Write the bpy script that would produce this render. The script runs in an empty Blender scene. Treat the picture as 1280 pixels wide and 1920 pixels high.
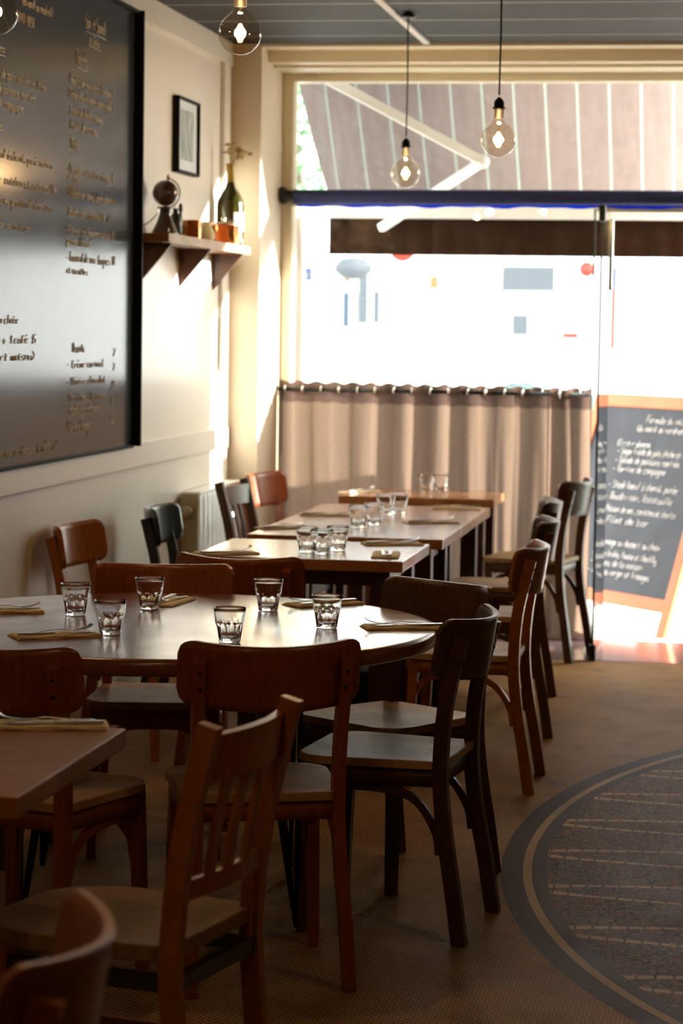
import bpy, bmesh, math, random
from mathutils import Vector, Matrix
random.seed(7)
PI = math.pi
S = bpy.context.scene
COL = S.collection

# ------------------------------------------------------------------ camera
F = 4533.0
H = 1.55
yaw, pitch, roll = math.radians(9.5), math.atan(346.4 / F), 0.015
fwd = Vector((-math.sin(yaw) * math.cos(pitch), math.cos(yaw) * math.cos(pitch), -math.sin(pitch)))
r0 = Vector((math.cos(yaw), math.sin(yaw), 0))
u0 = r0.cross(fwd)
rt = r0 * math.cos(roll) + u0 * math.sin(roll)
up = rt.cross(fwd)
cam_d = bpy.data.cameras.new('camera')
cam = bpy.data.objects.new('camera', cam_d)
COL.objects.link(cam)
M = Matrix((rt, up, -fwd)).transposed().to_4x4()
M.translation = (0, 0, H)
cam.matrix_world = M
cam_d.sensor_fit = 'VERTICAL'
cam_d.sensor_height = 36
cam_d.sensor_width = 24
cam_d.lens = 36 * F / 1920
cam_d.clip_start = 0.05
cam_d.clip_end = 300
cam_d.dof.use_dof = True
cam_d.dof.focus_distance = 6.2
cam_d.dof.aperture_fstop = 5.0
S.camera = cam
EYE = Vector((0, 0, H))


def ray(px, py):
    return fwd + rt * ((px - 640) / F) - up * ((py - 960) / F)


def atx(px, py, x):
    d = ray(px, py); return EYE + d * (x / d.x)


def aty(px, py, y):
    d = ray(px, py); return EYE + d * (y / d.y)


def atz(px, py, z):
    d = ray(px, py); return EYE + d * ((z - H) / d.z)


# ------------------------------------------------------------------ materials
def new_mat(name):
    m = bpy.data.materials.new(name)
    m.use_nodes = True
    nt = m.node_tree
    nt.nodes.clear()
    out = nt.nodes.new('ShaderNodeOutputMaterial')
    return m, nt, out


class NT:
    def __init__(s, nt): s.nt = nt
    def n(s, t, **k):
        nd = s.nt.nodes.new(t)
        for a, b in k.items(): setattr(nd, a, b)
        return nd
    def l(s, a, b): s.nt.links.new(a, b)
    def m(s, op, a, b=0.0, c=None):
        nd = s.n('ShaderNodeMath', operation=op)
        for i, v in enumerate((a, b, c)):
            if v is None: continue
            if isinstance(v, (int, float)): nd.inputs[i].default_value = v
            else: s.l(v, nd.inputs[i])
        return nd.outputs[0]
    def mix(s, f, a, b, blend='MIX'):
        nd = s.n('ShaderNodeMix', data_type='RGBA', blend_type=blend)
        for i, v in ((0, f), (6, a), (7, b)):
            if isinstance(v, (int, float)): nd.inputs[i].default_value = v
            elif isinstance(v, (tuple, list)): nd.inputs[i].default_value = (*v[:3], 1)
            else: s.l(v, nd.inputs[i])
        return nd.outputs[2]
    def coord(s, kind='Object', scale=(1, 1, 1), rot=(0, 0, 0)):
        tc = s.n('ShaderNodeTexCoord')
        mp = s.n('ShaderNodeMapping')
        mp.inputs['Scale'].default_value = scale
        mp.inputs['Rotation'].default_value = rot
        s.l(tc.outputs[kind], mp.inputs[0])
        return mp.outputs[0]
    def noise(s, vec, scale, detail=3, rough=.55):
        nd = s.n('ShaderNodeTexNoise')
        nd.inputs['Scale'].default_value = scale
        nd.inputs['Detail'].default_value = detail
        nd.inputs['Roughness'].default_value = rough
        s.l(vec, nd.inputs['Vector'])
        return nd.outputs['Fac']
    def ramp(s, f, lo, hi, a=(0, 0, 0), b=(1, 1, 1)):
        nd = s.n('ShaderNodeValToRGB')
        nd.color_ramp.elements[0].position = lo
        nd.color_ramp.elements[1].position = hi
        nd.color_ramp.elements[0].color = (*a, 1)
        nd.color_ramp.elements[1].color = (*b, 1)
        s.l(f, nd.inputs[0])
        return nd.outputs[0]


def pbr(name, col, rough=.5, metal=0., col2=None, scale=8., stretch=(1, 1, 1), coat=0., bump=0., bscale=60., rvar=0., spec=.5, detail=4):
    m, nt, out = new_mat(name)
    t = NT(nt)
    b = t.n('ShaderNodeBsdfPrincipled')
    t.l(b.outputs[0], out.inputs[0])
    b.inputs['Metallic'].default_value = metal
    b.inputs['Roughness'].default_value = rough
    b.inputs['Specular IOR Level'].default_value = spec
    b.inputs['Coat Weight'].default_value = coat
    b.inputs['Coat Roughness'].default_value = .12
    vec = t.coord('Object', stretch)
    if col2 is not None:
        f = t.ramp(t.noise(vec, scale, detail), .32, .68)
        t.l(t.mix(f, col, col2), b.inputs['Base Color'])
    else:
        b.inputs['Base Color'].default_value = (*col, 1)
    if rvar:
        f = t.noise(vec, scale * 1.7, 3)
        t.l(t.m('ADD', t.m('MULTIPLY', t.m('SUBTRACT', f, .5), rvar), rough), b.inputs['Roughness'])
    if bump:
        bp = t.n('ShaderNodeBump')
        bp.inputs['Strength'].default_value = bump
        bp.inputs['Distance'].default_value = .002
        t.l(t.noise(vec, bscale, 3), bp.inputs['Height'])
        t.l(bp.outputs[0], b.inputs['Normal'])
    return m


def thin_glass(name, tint=(1, 1, 1), ior=1.45, extra=0.0, rough=0.0):
    m, nt, out = new_mat(name)
    t = NT(nt)
    tr = t.n('ShaderNodeBsdfTransparent'); tr.inputs[0].default_value = (*tint, 1)
    gl = t.n('ShaderNodeBsdfGlossy'); gl.inputs['Roughness'].default_value = rough
    lw = t.n('ShaderNodeLayerWeight'); lw.inputs[0].default_value = .5
    mx = t.n('ShaderNodeMixShader')
    f0 = ((ior - 1) / (ior + 1)) ** 2 + extra
    f = t.m('ADD', t.m('MULTIPLY', t.m('POWER', lw.outputs['Facing'], 5.0), 1 - f0), f0)
    t.l(f, mx.inputs[0]); t.l(tr.outputs[0], mx.inputs[1]); t.l(gl.outputs[0], mx.inputs[2])
    t.l(mx.outputs[0], out.inputs[0])
    return m


def solid_glass(name, col=(1, 1, 1), rough=0.0, ior=1.45):
    m, nt, out = new_mat(name)
    t = NT(nt)
    g = t.n('ShaderNodeBsdfGlass')
    g.inputs['Color'].default_value = (*col, 1)
    g.inputs['Roughness'].default_value = rough
    g.inputs['IOR'].default_value = ior
    t.l(g.outputs[0], out.inputs[0])
    return m


def emit(name, col, strength):
    m, nt, out = new_mat(name)
    t = NT(nt)
    e = t.n('ShaderNodeEmission')
    e.inputs[0].default_value = (*col, 1)
    e.inputs[1].default_value = strength
    t.l(e.outputs[0], out.inputs[0])
    return m


def translucent(name, col, tcol, mixf=.5, scale=120., var=.15, stripes=None):
    m, nt, out = new_mat(name)
    t = NT(nt)
    d = t.n('ShaderNodeBsdfDiffuse')
    tl = t.n('ShaderNodeBsdfTranslucent')
    mx = t.n('ShaderNodeMixShader'); mx.inputs[0].default_value = mixf
    vec = t.coord('Object', (1, 1, 1))
    f = t.ramp(t.noise(vec, scale, 4), .3, .7)
    dc = t.mix(f, col, tuple(c * (1 - var) for c in col))
    tc = t.mix(f, tcol, tuple(c * (1 - var) for c in tcol))
    if stripes:
        period, off, width, scol = stripes
        sx = t.n('ShaderNodeSeparateXYZ'); t.l(vec, sx.inputs[0])
        fr = t.m('FRACT', t.m('DIVIDE', t.m('ADD', sx.outputs[0], off), period))
        k = t.m('LESS_THAN', fr, width)
        dc = t.mix(k, dc, scol); tc = t.mix(k, tc, scol)
        st = t.ramp(t.noise(t.coord('Object', (9, 1.2, 1.2)), 3, 4), .35, .75)
        dc = t.mix(st, dc, (.34, .33, .34)); 
    t.l(dc, d.inputs[0]); t.l(tc, tl.inputs[0])
    t.l(d.outputs[0], mx.inputs[1]); t.l(tl.outputs[0], mx.inputs[2]); t.l(mx.outputs[0], out.inputs[0])
    return m


def wood(name, c1, c2, rough=.32, coat=.25, grain=(3, 3, 40), axis_scale=6, worn=None, spec=.3):
    m, nt, out = new_mat(name)
    t = NT(nt)
    b = t.n('ShaderNodeBsdfPrincipled')
    t.l(b.outputs[0], out.inputs[0])
    vec = t.coord('Object', grain)
    n1 = t.noise(vec, axis_scale, 5, .6)
    col = t.mix(t.ramp(n1, .3, .7), c1, c2)
    v2 = t.coord('Object', (1, 1, 1))
    n2 = t.noise(v2, 7, 3)
    col = t.mix(t.m('MULTIPLY', t.ramp(n2, .45, .75), .35), col, tuple(x * .45 for x in c1))
    if worn:
        col = t.mix(t.ramp(t.noise(v2, 6, 3), .35, .7), col, worn)
    t.l(col, b.inputs['Base Color'])
    t.l(t.m('ADD', t.m('MULTIPLY', n2, .22), rough - .1), b.inputs['Roughness'])
    b.inputs['Specular IOR Level'].default_value = spec
    b.inputs['Coat Weight'].default_value = coat
    b.inputs['Coat Roughness'].default_value = .2
    bp = t.n('ShaderNodeBump'); bp.inputs['Strength'].default_value = .15; bp.inputs['Distance'].default_value = .001
    t.l(n1, bp.inputs['Height']); t.l(bp.outputs[0], b.inputs['Normal'])
    return m


MT = {}
MT['wall'] = pbr('cream_wall_paint', (.80, .75, .67), .38, col2=(.77, .715, .63), scale=2.2, stretch=(1, 1, .35), coat=.15, rvar=.15)
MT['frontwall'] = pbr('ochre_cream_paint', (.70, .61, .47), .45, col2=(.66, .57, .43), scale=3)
MT['frame'] = pbr('window_frame_paint', (.72, .65, .49), .4, col2=(.68, .61, .45), scale=5, coat=.1)
MT['red_wood'] = wood('reddish_beech_wood', (.32, .080, .018), (.21, .048, .012), .34, grain=(20, 4, 4))
MT['orange_wood'] = wood('amber_beech_wood', (.40, .125, .022), (.27, .08, .015), .32, grain=(20, 4, 4))
MT['brown_wood'] = wood('dark_brown_wood', (.11, .045, .020), (.065, .026, .011), .36, coat=.08, grain=(20, 4, 4))
MT['tan_wood'] = wood('worn_tan_wood', (.30, .17, .07), (.20, .11, .045), .42, coat=.0, spec=.15, grain=(20, 4, 4))
MT['black_wood'] = pbr('black_lacquered_wood', (.012, .014, .018), .3, coat=.4)
MT['seat_wood'] = wood('worn_seat_plywood', (.38, .22, .10), (.28, .155, .07), .42, coat=.0, spec=.1, grain=(4, 20, 4), worn=(.58, .38, .21))
MT['table_wood'] = wood('varnished_table_wood', (.42, .175, .065), (.32, .125, .045), .2, coat=.6, grain=(3, 18, 3), axis_scale=4)
MT['front_wood'] = wood('front_table_wood', (.36, .14, .045), (.26, .095, .03), .42, coat=.0, spec=.15, grain=(3, 18, 3), axis_scale=4)
MT['round_wood'] = wood('reddish_round_table_wood', (.27, .095, .055), (.20, .065, .036), .2, coat=.7, grain=(14, 2.5, 3), axis_scale=3)
MT['table_leg'] = wood('dark_table_leg_wood', (.06, .018, .010), (.035, .011, .007), .4, grain=(4, 4, 20))
MT['black_metal'] = pbr('black_painted_steel', (.008, .008, .009), .4, metal=.3)
MT['steel'] = pbr('cutlery_steel', (.62, .6, .57), .2, metal=1, col2=(.5, .48, .46), scale=20)
MT['napkin'] = pbr('cream_paper_napkin', (.86, .74, .50), .85, col2=(.80, .68, .44), scale=30, bump=.4, bscale=120)
MT['tumbler'] = solid_glass('tumbler_glass', (.98, .985, .985), 0.0, 1.47)
MT['pane'] = thin_glass('window_glass', (.97, .985, .98), 1.5)
MT['door_glass'] = thin_glass('door_glass', (.84, .92, .92), 1.5)
MT['glass_edge'] = pbr('green_glass_edge', (.004, .022, .017), .3)
MT['bulb_glass'] = thin_glass('clear_bulb_glass', (.96, .9, .8), 1.5, .03)
MT['filament'] = emit('glowing_filament', (1, .52, .14), 3.0)
MT['brass'] = pbr('aged_brass', (.28, .17, .05), .35, metal=1)
MT['black_plastic'] = pbr('black_bakelite', (.012, .010, .009), .35)
MT['cord'] = pbr('black_textile_cord', (.008, .008, .008), .8)
MT['board'] = pbr('chalkboard_slate', (.022, .024, .027), .17, col2=(.030, .032, .036), scale=3, stretch=(1, .8, .5), rvar=.07, spec=.24)
MT['board_frame'] = pbr('black_frame', (.004, .004, .004), .7, spec=.15)
MT['chalk'] = pbr('white_chalk', (.97, .96, .94), .95, col2=(.85, .84, .82), scale=60)
MT['copper'] = pbr('polished_copper', (.85, .34, .12), .16, metal=1, rvar=.12, scale=14)
MT['tin'] = pbr('tinned_lid', (.55, .42, .30), .35, metal=1)
MT['shelf_wood'] = wood('shelf_plank_wood', (.26, .10, .035), (.19, .07, .024), .45, grain=(4, 18, 4))
MT['shelf_edge'] = pbr('limed_shelf_edge', (.50, .36, .22), .6, col2=(.36, .24, .14), scale=10, stretch=(1, 1, 12))
MT['bracket'] = wood('dark_bracket_wood', (.10, .04, .018), (.07, .026, .012), .5, grain=(8, 4, 14))
MT['bottle'] = pbr('green_bottle_glass', (.050, .044, .006), .06, coat=1, col2=(.03, .028, .005), scale=4)
MT['capsule'] = pbr('gold_foil_capsule', (.42, .28, .05), .4, metal=.4)
MT['label'] = pbr('white_paper_label', (.75, .72, .66), .8)
MT['dried'] = pbr('dried_flower', (.52, .38, .16), .9, col2=(.4, .27, .1), scale=50)
MT['globe'] = pbr('dark_globe_paper', (.045, .026, .018), .3, col2=(.10, .05, .028), scale=14, coat=.5)
MT['radiator'] = pbr('white_radiator_enamel', (.86, .87, .86), .35, coat=.2)
MT['radiator_end'] = pbr('cream_radiator_enamel', (.40, .34, .2), .45, coat=.2)
MT['blind'] = pbr('navy_blind_fabric', (.016, .024, .10), .8, col2=(.024, .034, .13), scale=30)
MT['blind_hem'] = translucent('blue_blind_fabric', (.02, .05, .3), (.08, .2, .9), .7)
MT['curtain'] = translucent('brown_linen_curtain', (.17, .12, .09), (.175, .12, .088), .5, 260, .4)
MT['curtain_hem'] = translucent('brown_linen_hem', (.11, .07, .055), (.12, .08, .065), .3, 260, .3)
MT['chrome'] = pbr('chrome_eyelet', (.8, .8, .8), .12, metal=1)
MT['awning'] = translucent('awning_fabric', (.28, .24, .225), (.34, .295, .28), .6, 20, .1, (.163, 2.38, .07, (.42, .47, .44)))
MT['valance'] = translucent('awning_valance_fabric', (.045, .024, .016), (.03, .015, .01), .12, 8, .35)
MT['white_metal'] = pbr('white_coated_metal', (.85, .86, .87), .35)
MT['orange_frame'] = pbr('orange_sign_wood', (.62, .13, .02), .55, col2=(.58, .16, .03), scale=4)
MT['sign_slate'] = pbr('sign_slate', (.032, .035, .043), .45, col2=(.046, .05, .06), scale=5, rvar=.15, spec=.15)
MT['stone'] = pbr('purple_threshold_stone', (.15, .10, .12), .14, col2=(.11, .075, .09), scale=9, coat=.5)
MT['pavement'] = pbr('pale_pavement', (.62, .61, .58), .8, col2=(.55, .54, .52), scale=3)
MT['asphalt'] = pbr('pale_sunlit_asphalt', (.5, .5, .5), .85, col2=(.44, .44, .44), scale=4)
MT['facade'] = pbr('white_facade', (.84, .84, .83), .8, col2=(.80, .80, .79), scale=1)
MT['facade_grey'] = pbr('pale_grey_facade', (.085, .10, .115), .7)
MT['shop_glass'] = pbr('shop_window_pane', (.36, .42, .46), .08, coat=.6)
MT['blue_sign'] = pbr('blue_enamel', (.004, .025, .16), .4)
MT['blue_grey'] = pbr('blue_grey_door', (.035, .06, .10), .5)
MT['red_sign'] = pbr('red_enamel', (.30, .03, .015), .4)
MT['teal'] = pbr('teal_paint', (.01, .045, .045), .6)
MT['ochre'] = pbr('ochre_paint', (.22, .13, .05), .7)
MT['leaf'] = pbr('green_leaf', (.06, .17, .07), .7, col2=(.10, .25, .11), scale=12)
MT['bark'] = pbr('tree_bark', (.12, .09, .07), .9)
MT['car_paint'] = pbr('silver_white_car_paint', (.75, .77, .78), .25, coat=1)
MT['car_glass'] = pbr('car_glass', (.10, .18, .17), .05, coat=1)
MT['tyre'] = pbr('tyre_rubber', (.02, .02, .02), .8)
MT['strip'] = pbr('white_cable_cover', (.62, .62, .60), .5)
MT['baseboard'] = pbr('cream_baseboard', (.55, .48, .36), .45)
MT['paper'] = pbr('picture_mount', (.62, .66, .70), .5)
MT['navy_bag'] = pbr('navy_canvas', (.010, .014, .024), .9)


def ceiling_mat():
    m, nt, out = new_mat('dark_grey_ceiling_planks'); t = NT(nt)
    b = t.n('ShaderNodeBsdfPrincipled'); t.l(b.outputs[0], out.inputs[0])
    b.inputs['Roughness'].default_value = .6; b.inputs['Specular IOR Level'].default_value = .2
    v = t.coord('Object'); sx = t.n('ShaderNodeSeparateXYZ'); t.l(v, sx.inputs[0])
    fr = t.m('FRACT', t.m('DIVIDE', t.m('SUBTRACT', sx.outputs[1], 10.105 - 5.5), .55))
    k = t.m('LESS_THAN', fr, .022)
    n = t.noise(t.coord('Object', (1, 14, 1)), 3, 5)
    c = t.mix(t.ramp(n, .3, .7), (.014, .0135, .0125), (.021, .020, .019))
    t.l(t.mix(k, c, (.55, .55, .54)), b.inputs['Base Color'])
    return m


def floor_mat():
    m, nt, out = new_mat('mosaic_floor_tiles'); t = NT(nt)
    b = t.n('ShaderNodeBsdfPrincipled')
    gs = t.n('ShaderNodeBsdfGlossy'); mx = t.n('ShaderNodeMixShader'); mx.inputs[0].default_value = .05
    t.l(b.outputs[0], mx.inputs[1]); t.l(gs.outputs[0], mx.inputs[2]); t.l(mx.outputs[0], out.inputs[0])
    v = t.coord('Object'); sx = t.n('ShaderNodeSeparateXYZ'); t.l(v, sx.inputs[0])
    X, Y = sx.outputs[0], sx.outputs[1]
    # small diamond studs in the tan field
    vr = t.coord('Object', (1, 1, 1), (0, 0, PI / 4))
    vo = t.n('ShaderNodeTexVoronoi'); vo.inputs['Scale'].default_value = 74; vo.inputs['Randomness'].default_value = .12
    t.l(vr, vo.inputs['Vector'])
    dots = t.m('LESS_THAN', vo.outputs['Distance'], .33)
    n1 = t.noise(v, 1.6, 4)
    tan = t.mix(t.ramp(n1, .35, .68), (.52, .30, .125), (.37, .205, .085))
    tan = t.mix(t.m('MULTIPLY', t.ramp(t.noise(v, 7, 4), .5, .8), .5), tan, (.09, .055, .028))
    tan = t.mix(t.m('MULTIPLY', dots, .9), tan, (.03, .018, .01))
    # oval medallion
    cx, cy, a, bb = .96, 7.2, 1.64, 2.6
    def dist(a_, b_):
        ex = t.m('DIVIDE', t.m('SUBTRACT', X, cx), a_)
        ey = t.m('DIVIDE', t.m('SUBTRACT', Y, cy), b_)
        return t.m('ADD', t.m('MULTIPLY', ex, ex), t.m('MULTIPLY', ey, ey))
    def inside(w): return t.m('LESS_THAN', dist(a - w, bb - w * 1.25), 1.0)
    grey_n = t.noise(t.coord('Object', (1, 1, 1)), 30, 2)
    br = t.n('ShaderNodeTexVoronoi', feature='DISTANCE_TO_EDGE'); br.inputs['Scale'].default_value = 46; br.inputs['Randomness'].default_value = .75
    t.l(v, br.inputs['Vector'])
    vc = t.n('ShaderNodeTexVoronoi'); vc.inputs['Scale'].default_value = 46; vc.inputs['Randomness'].default_value = .75
    t.l(v, vc.inputs['Vector'])
    sep = t.n('ShaderNodeSeparateColor'); t.l(vc.outputs['Color'], sep.inputs[0])
    grout = t.m('LESS_THAN', br.outputs['Distance'], .07)
    grey = t.mix(grey_n, (.060, .042, .042), (.088, .062, .060))
    cream = (.46, .33, .19)
    inn = t.mix(sep.outputs[0], (.28, .155, .09), (.15, .085, .052))
    inn = t.mix(grout, inn, (.03, .02, .017))
    # leaf outlines
    P, Y0 = .462, 7.10
    i = t.m('ROUND', t.m('DIVIDE', t.m('SUBTRACT', Y, Y0), P))
    yi = t.m('ADD', t.m('MULTIPLY', i, P), Y0)
    q = t.m('DIVIDE', t.m('SUBTRACT', yi, cy), bb)
    x0 = t.m('SUBTRACT', cx - .07, t.m('MULTIPLY', t.m('SQRT', t.m('SUBTRACT', 1.0, t.m('MULTIPLY', q, q))), a - .13))
    tt = t.m('SUBTRACT', X, x0)
    dy = t.m('ABSOLUTE', t.m('SUBTRACT', Y, yi))
    ex_ = t.m('POWER', t.m('ABSOLUTE', t.m('DIVIDE', t.m('SUBTRACT', tt, .95), .95)), 1.7)
    ey_ = t.m('POWER', t.m('DIVIDE', dy, .125), 1.7)
    near = t.m('LESS_THAN', t.m('ABSOLUTE', t.m('SUBTRACT', t.m('ADD', ex_, ey_), 1.0)), .12)
    pos = t.m('GREATER_THAN', tt, -.1)
    dash = t.m('LESS_THAN', t.m('FRACT', t.m('DIVIDE', X, .045)), .86)
    leaf = t.m('MULTIPLY', t.m('MULTIPLY', near, pos), dash)
    inn = t.mix(leaf, inn, (.52, .38, .24))
    c = t.mix(inside(0), tan, grey)
    c = t.mix(inside(.063), c, cream)
    c = t.mix(inside(.088), c, grey)
    c = t.mix(inside(.13), c, inn)
    t.l(c, b.inputs['Base Color'])
    r = t.m('ADD', t.m('MULTIPLY', t.noise(v, 5, 3), .3), .27)
    t.l(r, gs.inputs['Roughness'])
    b.inputs['Specular IOR Level'].default_value = 0
    bp = t.n('ShaderNodeBump'); bp.inputs['Strength'].default_value = .25; bp.inputs['Distance'].default_value = .001
    t.l(t.noise(v, 60, 2), bp.inputs['Height']); t.l(bp.outputs[0], b.inputs['Normal'])
    return m


def art_mat():
    m, nt, out = new_mat('grey_green_print'); t = NT(nt)
    b = t.n('ShaderNodeBsdfPrincipled'); t.l(b.outputs[0], out.inputs[0])
    n = t.noise(t.coord('Object', (1, 12, 5)), 2, 4)
    t.l(t.mix(t.ramp(n, .35, .65), (.16, .20, .19), (.42, .48, .46)), b.inputs['Base Color'])
    b.inputs['Roughness'].default_value = .4
    return m


MT['dark_unseen'] = pbr('dark_unseen_wall', (.10, .07, .05), .5)  # unseen right and back walls, kept dark brown to cut bounced light
MT['ceiling'] = ceiling_mat(); MT['floor'] = floor_mat(); MT['art'] = art_mat()

# ------------------------------------------------------------------ helpers
def tag(o, label=None, cat=None, group=None, kind=None):
    if label: o['label'] = label
    if cat: o['category'] = cat
    if group: o['group'] = group
    if kind: o['kind'] = kind
    return o


def link(name, me, mat=None, parent=None):
    o = bpy.data.objects.new(name, me)
    if mat is not None and hasattr(me, 'materials') and not me.materials:
        me.materials.append(MT[mat] if isinstance(mat, str) else mat)
    COL.objects.link(o)
    if parent is not None: o.parent = parent
    return o


def empty(name, loc, rz, label, cat, group=None):
    o = bpy.data.objects.new(name, None)
    COL.objects.link(o)
    o.location = loc
    o.rotation_euler = (0, 0, rz)
    o.empty_display_size = .1
    return tag(o, label, cat, group)


class MB:
    """mesh builder: collects shapes and links them as one mesh"""
    def __init__(s): s.v = []; s.f = []; s.sm = []
    def add(s, vs, fs, smooth=False):
        k = len(s.v)
        s.v += [tuple(p) for p in vs]
        s.f += [tuple(i + k for i in f) for f in fs]
        s.sm += [smooth] * len(fs)
        return s
    def box(s, x0, x1, y0, y1, z0, z1, mat=None):
        vs = [Vector(p) for p in ((x0, y0, z0), (x1, y0, z0), (x1, y1, z0), (x0, y1, z0), (x0, y0, z1), (x1, y0, z1), (x1, y1, z1), (x0, y1, z1))]
        if mat is not None: vs = [mat @ p for p in vs]
        return s.add(vs, [(0, 3, 2, 1), (4, 5, 6, 7), (0, 1, 5, 4), (1, 2, 6, 5), (2, 3, 7, 6), (3, 0, 4, 7)])
    def prism(s, pts, z0, z1, smooth=False):
        n = len(pts)
        vs = [(x, y, z0) for x, y in pts] + [(x, y, z1) for x, y in pts]
        s.add(vs, [tuple(reversed(range(n))), tuple(range(n, 2 * n))])
        k = len(s.v) - 2 * n
        for i in range(n):
            j = (i + 1) % n
            s.f.append((k + i, k + j, k + n + j, k + n + i)); s.sm.append(smooth)
        return s
    def lathe(s, prof, n=32, c=(0, 0, 0), smooth=True, mod=None, cap0=True, cap1=True):
        vs, fs = [], []
        for (r, z) in prof:
            for i in range(n):
                a = 2 * PI * i / n
                rr = mod(r, z, a) if mod else r
                vs.append((c[0] + rr * math.cos(a), c[1] + rr * math.sin(a), c[2] + z))
        for j in range(len(prof) - 1):
            for i in range(n):
                k = (i + 1) % n
                fs.append((j * n + i, j * n + k, (j + 1) * n + k, (j + 1) * n + i))
        if cap0 and prof[0][0] > 1e-6: fs.append(tuple(reversed(range(n))))
        if cap1 and prof[-1][0] > 1e-6: fs.append(tuple(range((len(prof) - 1) * n, len(prof) * n)))
        return s.add(vs, fs, smooth)
    def sweep(s, path, w, t, side=(1, 0, 0), smooth=False, taper=None, nsub=0):
        path = [Vector(p) for p in path]
        if nsub: path = spline(path, nsub)
        side = Vector(side)
        vs, fs = [], []
        n = len(path)
        for i, p in enumerate(path):
            tg = (path[min(i + 1, n - 1)] - path[max(i - 1, 0)]).normalized()
            sd = (side - tg * side.dot(tg)).normalized()
            nm = tg.cross(sd)
            k = 1 if not taper else taper[0] + (taper[1] - taper[0]) * i / (n - 1)
            for a, b in ((-1, -1), (1, -1), (1, 1), (-1, 1)):
                vs.append(p + sd * (a * w / 2 * k) + nm * (b * t / 2 * k))
        for i in range(n - 1):
            for j in range(4):
                q = (j + 1) % 4
                fs.append((i * 4 + j, i * 4 + q, (i + 1) * 4 + q, (i + 1) * 4 + j))
        fs.append((3, 2, 1, 0)); k = (n - 1) * 4
        fs.append((k, k + 1, k + 2, k + 3))
        return s.add(vs, fs, smooth)
    def tube(s, path, r, n=8, nsub=0, taper=None, cap=True):
        path = [Vector(p) for p in path]
        if nsub: path = spline(path, nsub)
        vs, fs = [], []
        m = len(path)
        ref = None
        for i, p in enumerate(path):
            tg = (path[min(i + 1, m - 1)] - path[max(i - 1, 0)]).normalized()
            if ref is None: ref = tg.orthogonal().normalized()
            ref = (ref - tg * ref.dot(tg)).normalized()
            b = tg.cross(ref)
            k = r * (1 if not taper else taper[0] + (taper[1] - taper[0]) * i / (m - 1))
            for j in range(n):
                a = 2 * PI * j / n
                vs.append(p + ref * (k * math.cos(a)) + b * (k * math.sin(a)))
        for i in range(m - 1):
            for j in range(n):
                q = (j + 1) % n
                fs.append((i * n + j, i * n + q, (i + 1) * n + q, (i + 1) * n + j))
        s.add(vs, fs, True)
        if cap: s.add([], [])
        if cap:
            k = len(s.v) - len(vs)
            s.f.append(tuple(k + j for j in reversed(range(n)))); s.sm.append(False)
            s.f.append(tuple(k + (m - 1) * n + j for j in range(n))); s.sm.append(False)
        return s
    def sphere(s, c, r, n=20, sc=(1, 1, 1)):
        prof = [(max(0, r * math.sin(PI * i / (n // 2 + 2))), -r * math.cos(PI * i / (n // 2 + 2))) for i in range(n // 2 + 3)]
        prof[0] = (1e-7, -r); prof[-1] = (1e-7, r)
        k = len(s.v)
        s.lathe([(a * sc[0], b * sc[2]) for a, b in prof], n, c)
        return s
    def mesh(s, name='m', bevel=0, bseg=2, recalc=True):
        me = bpy.data.meshes.new(name)
        me.from_pydata([tuple(p) for p in s.v], [], s.f)
        me.polygons.foreach_set('use_smooth', s.sm)
        me.update()
        if bevel or recalc:
            bm = bmesh.new(); bm.from_mesh(me)
            if bevel:
                es = [e for e in bm.edges if len(e.link_faces) == 2 and e.calc_face_angle(0) > .6]
                bmesh.ops.bevel(bm, geom=es, offset=bevel, segments=bseg, profile=.6, affect='EDGES', clamp_overlap=True)
            bmesh.ops.recalc_face_normals(bm, faces=bm.faces)
            bm.to_mesh(me); bm.free()
        return me
    def build(s, name, mat, parent=None, bevel=0, bseg=2):
        return link(name, s.mesh(name, bevel, bseg), mat, parent)


def spline(p, n):
    out = []
    for i in range(len(p) - 1):
        a = p[i - 1] if i else p[0] * 2 - p[1]
        b, c = p[i], p[i + 1]
        d = p[i + 2] if i + 2 < len(p) else p[-1] * 2 - p[-2]
        for k in range(n):
            t = k / n
            out.append(.5 * ((2 * b) + (c - a) * t + (2 * a - 5 * b + 4 * c - d) * t * t + (-a + 3 * b - 3 * c + d) * t ** 3))
    out.append(p[-1])
    return out


def boxo(name, x0, x1, y0, y1, z0, z1, mat, parent=None, bevel=0):
    """box whose object origin sits at its own centre"""
    c = Vector(((x0 + x1) / 2, (y0 + y1) / 2, (z0 + z1) / 2))
    o = MB().box(x0 - c.x, x1 - c.x, y0 - c.y, y1 - c.y, z0 - c.z, z1 - c.z).build(name, mat, parent, bevel)
    o.location = c
    return o


def struct(name, x0, x1, y0, y1, z0, z1, mat, parent=None, bevel=0):
    o = boxo(name, x0, x1, y0, y1, z0, z1, mat, parent, bevel)
    if parent is None: o['kind'] = 'structure'
    return o


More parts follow.
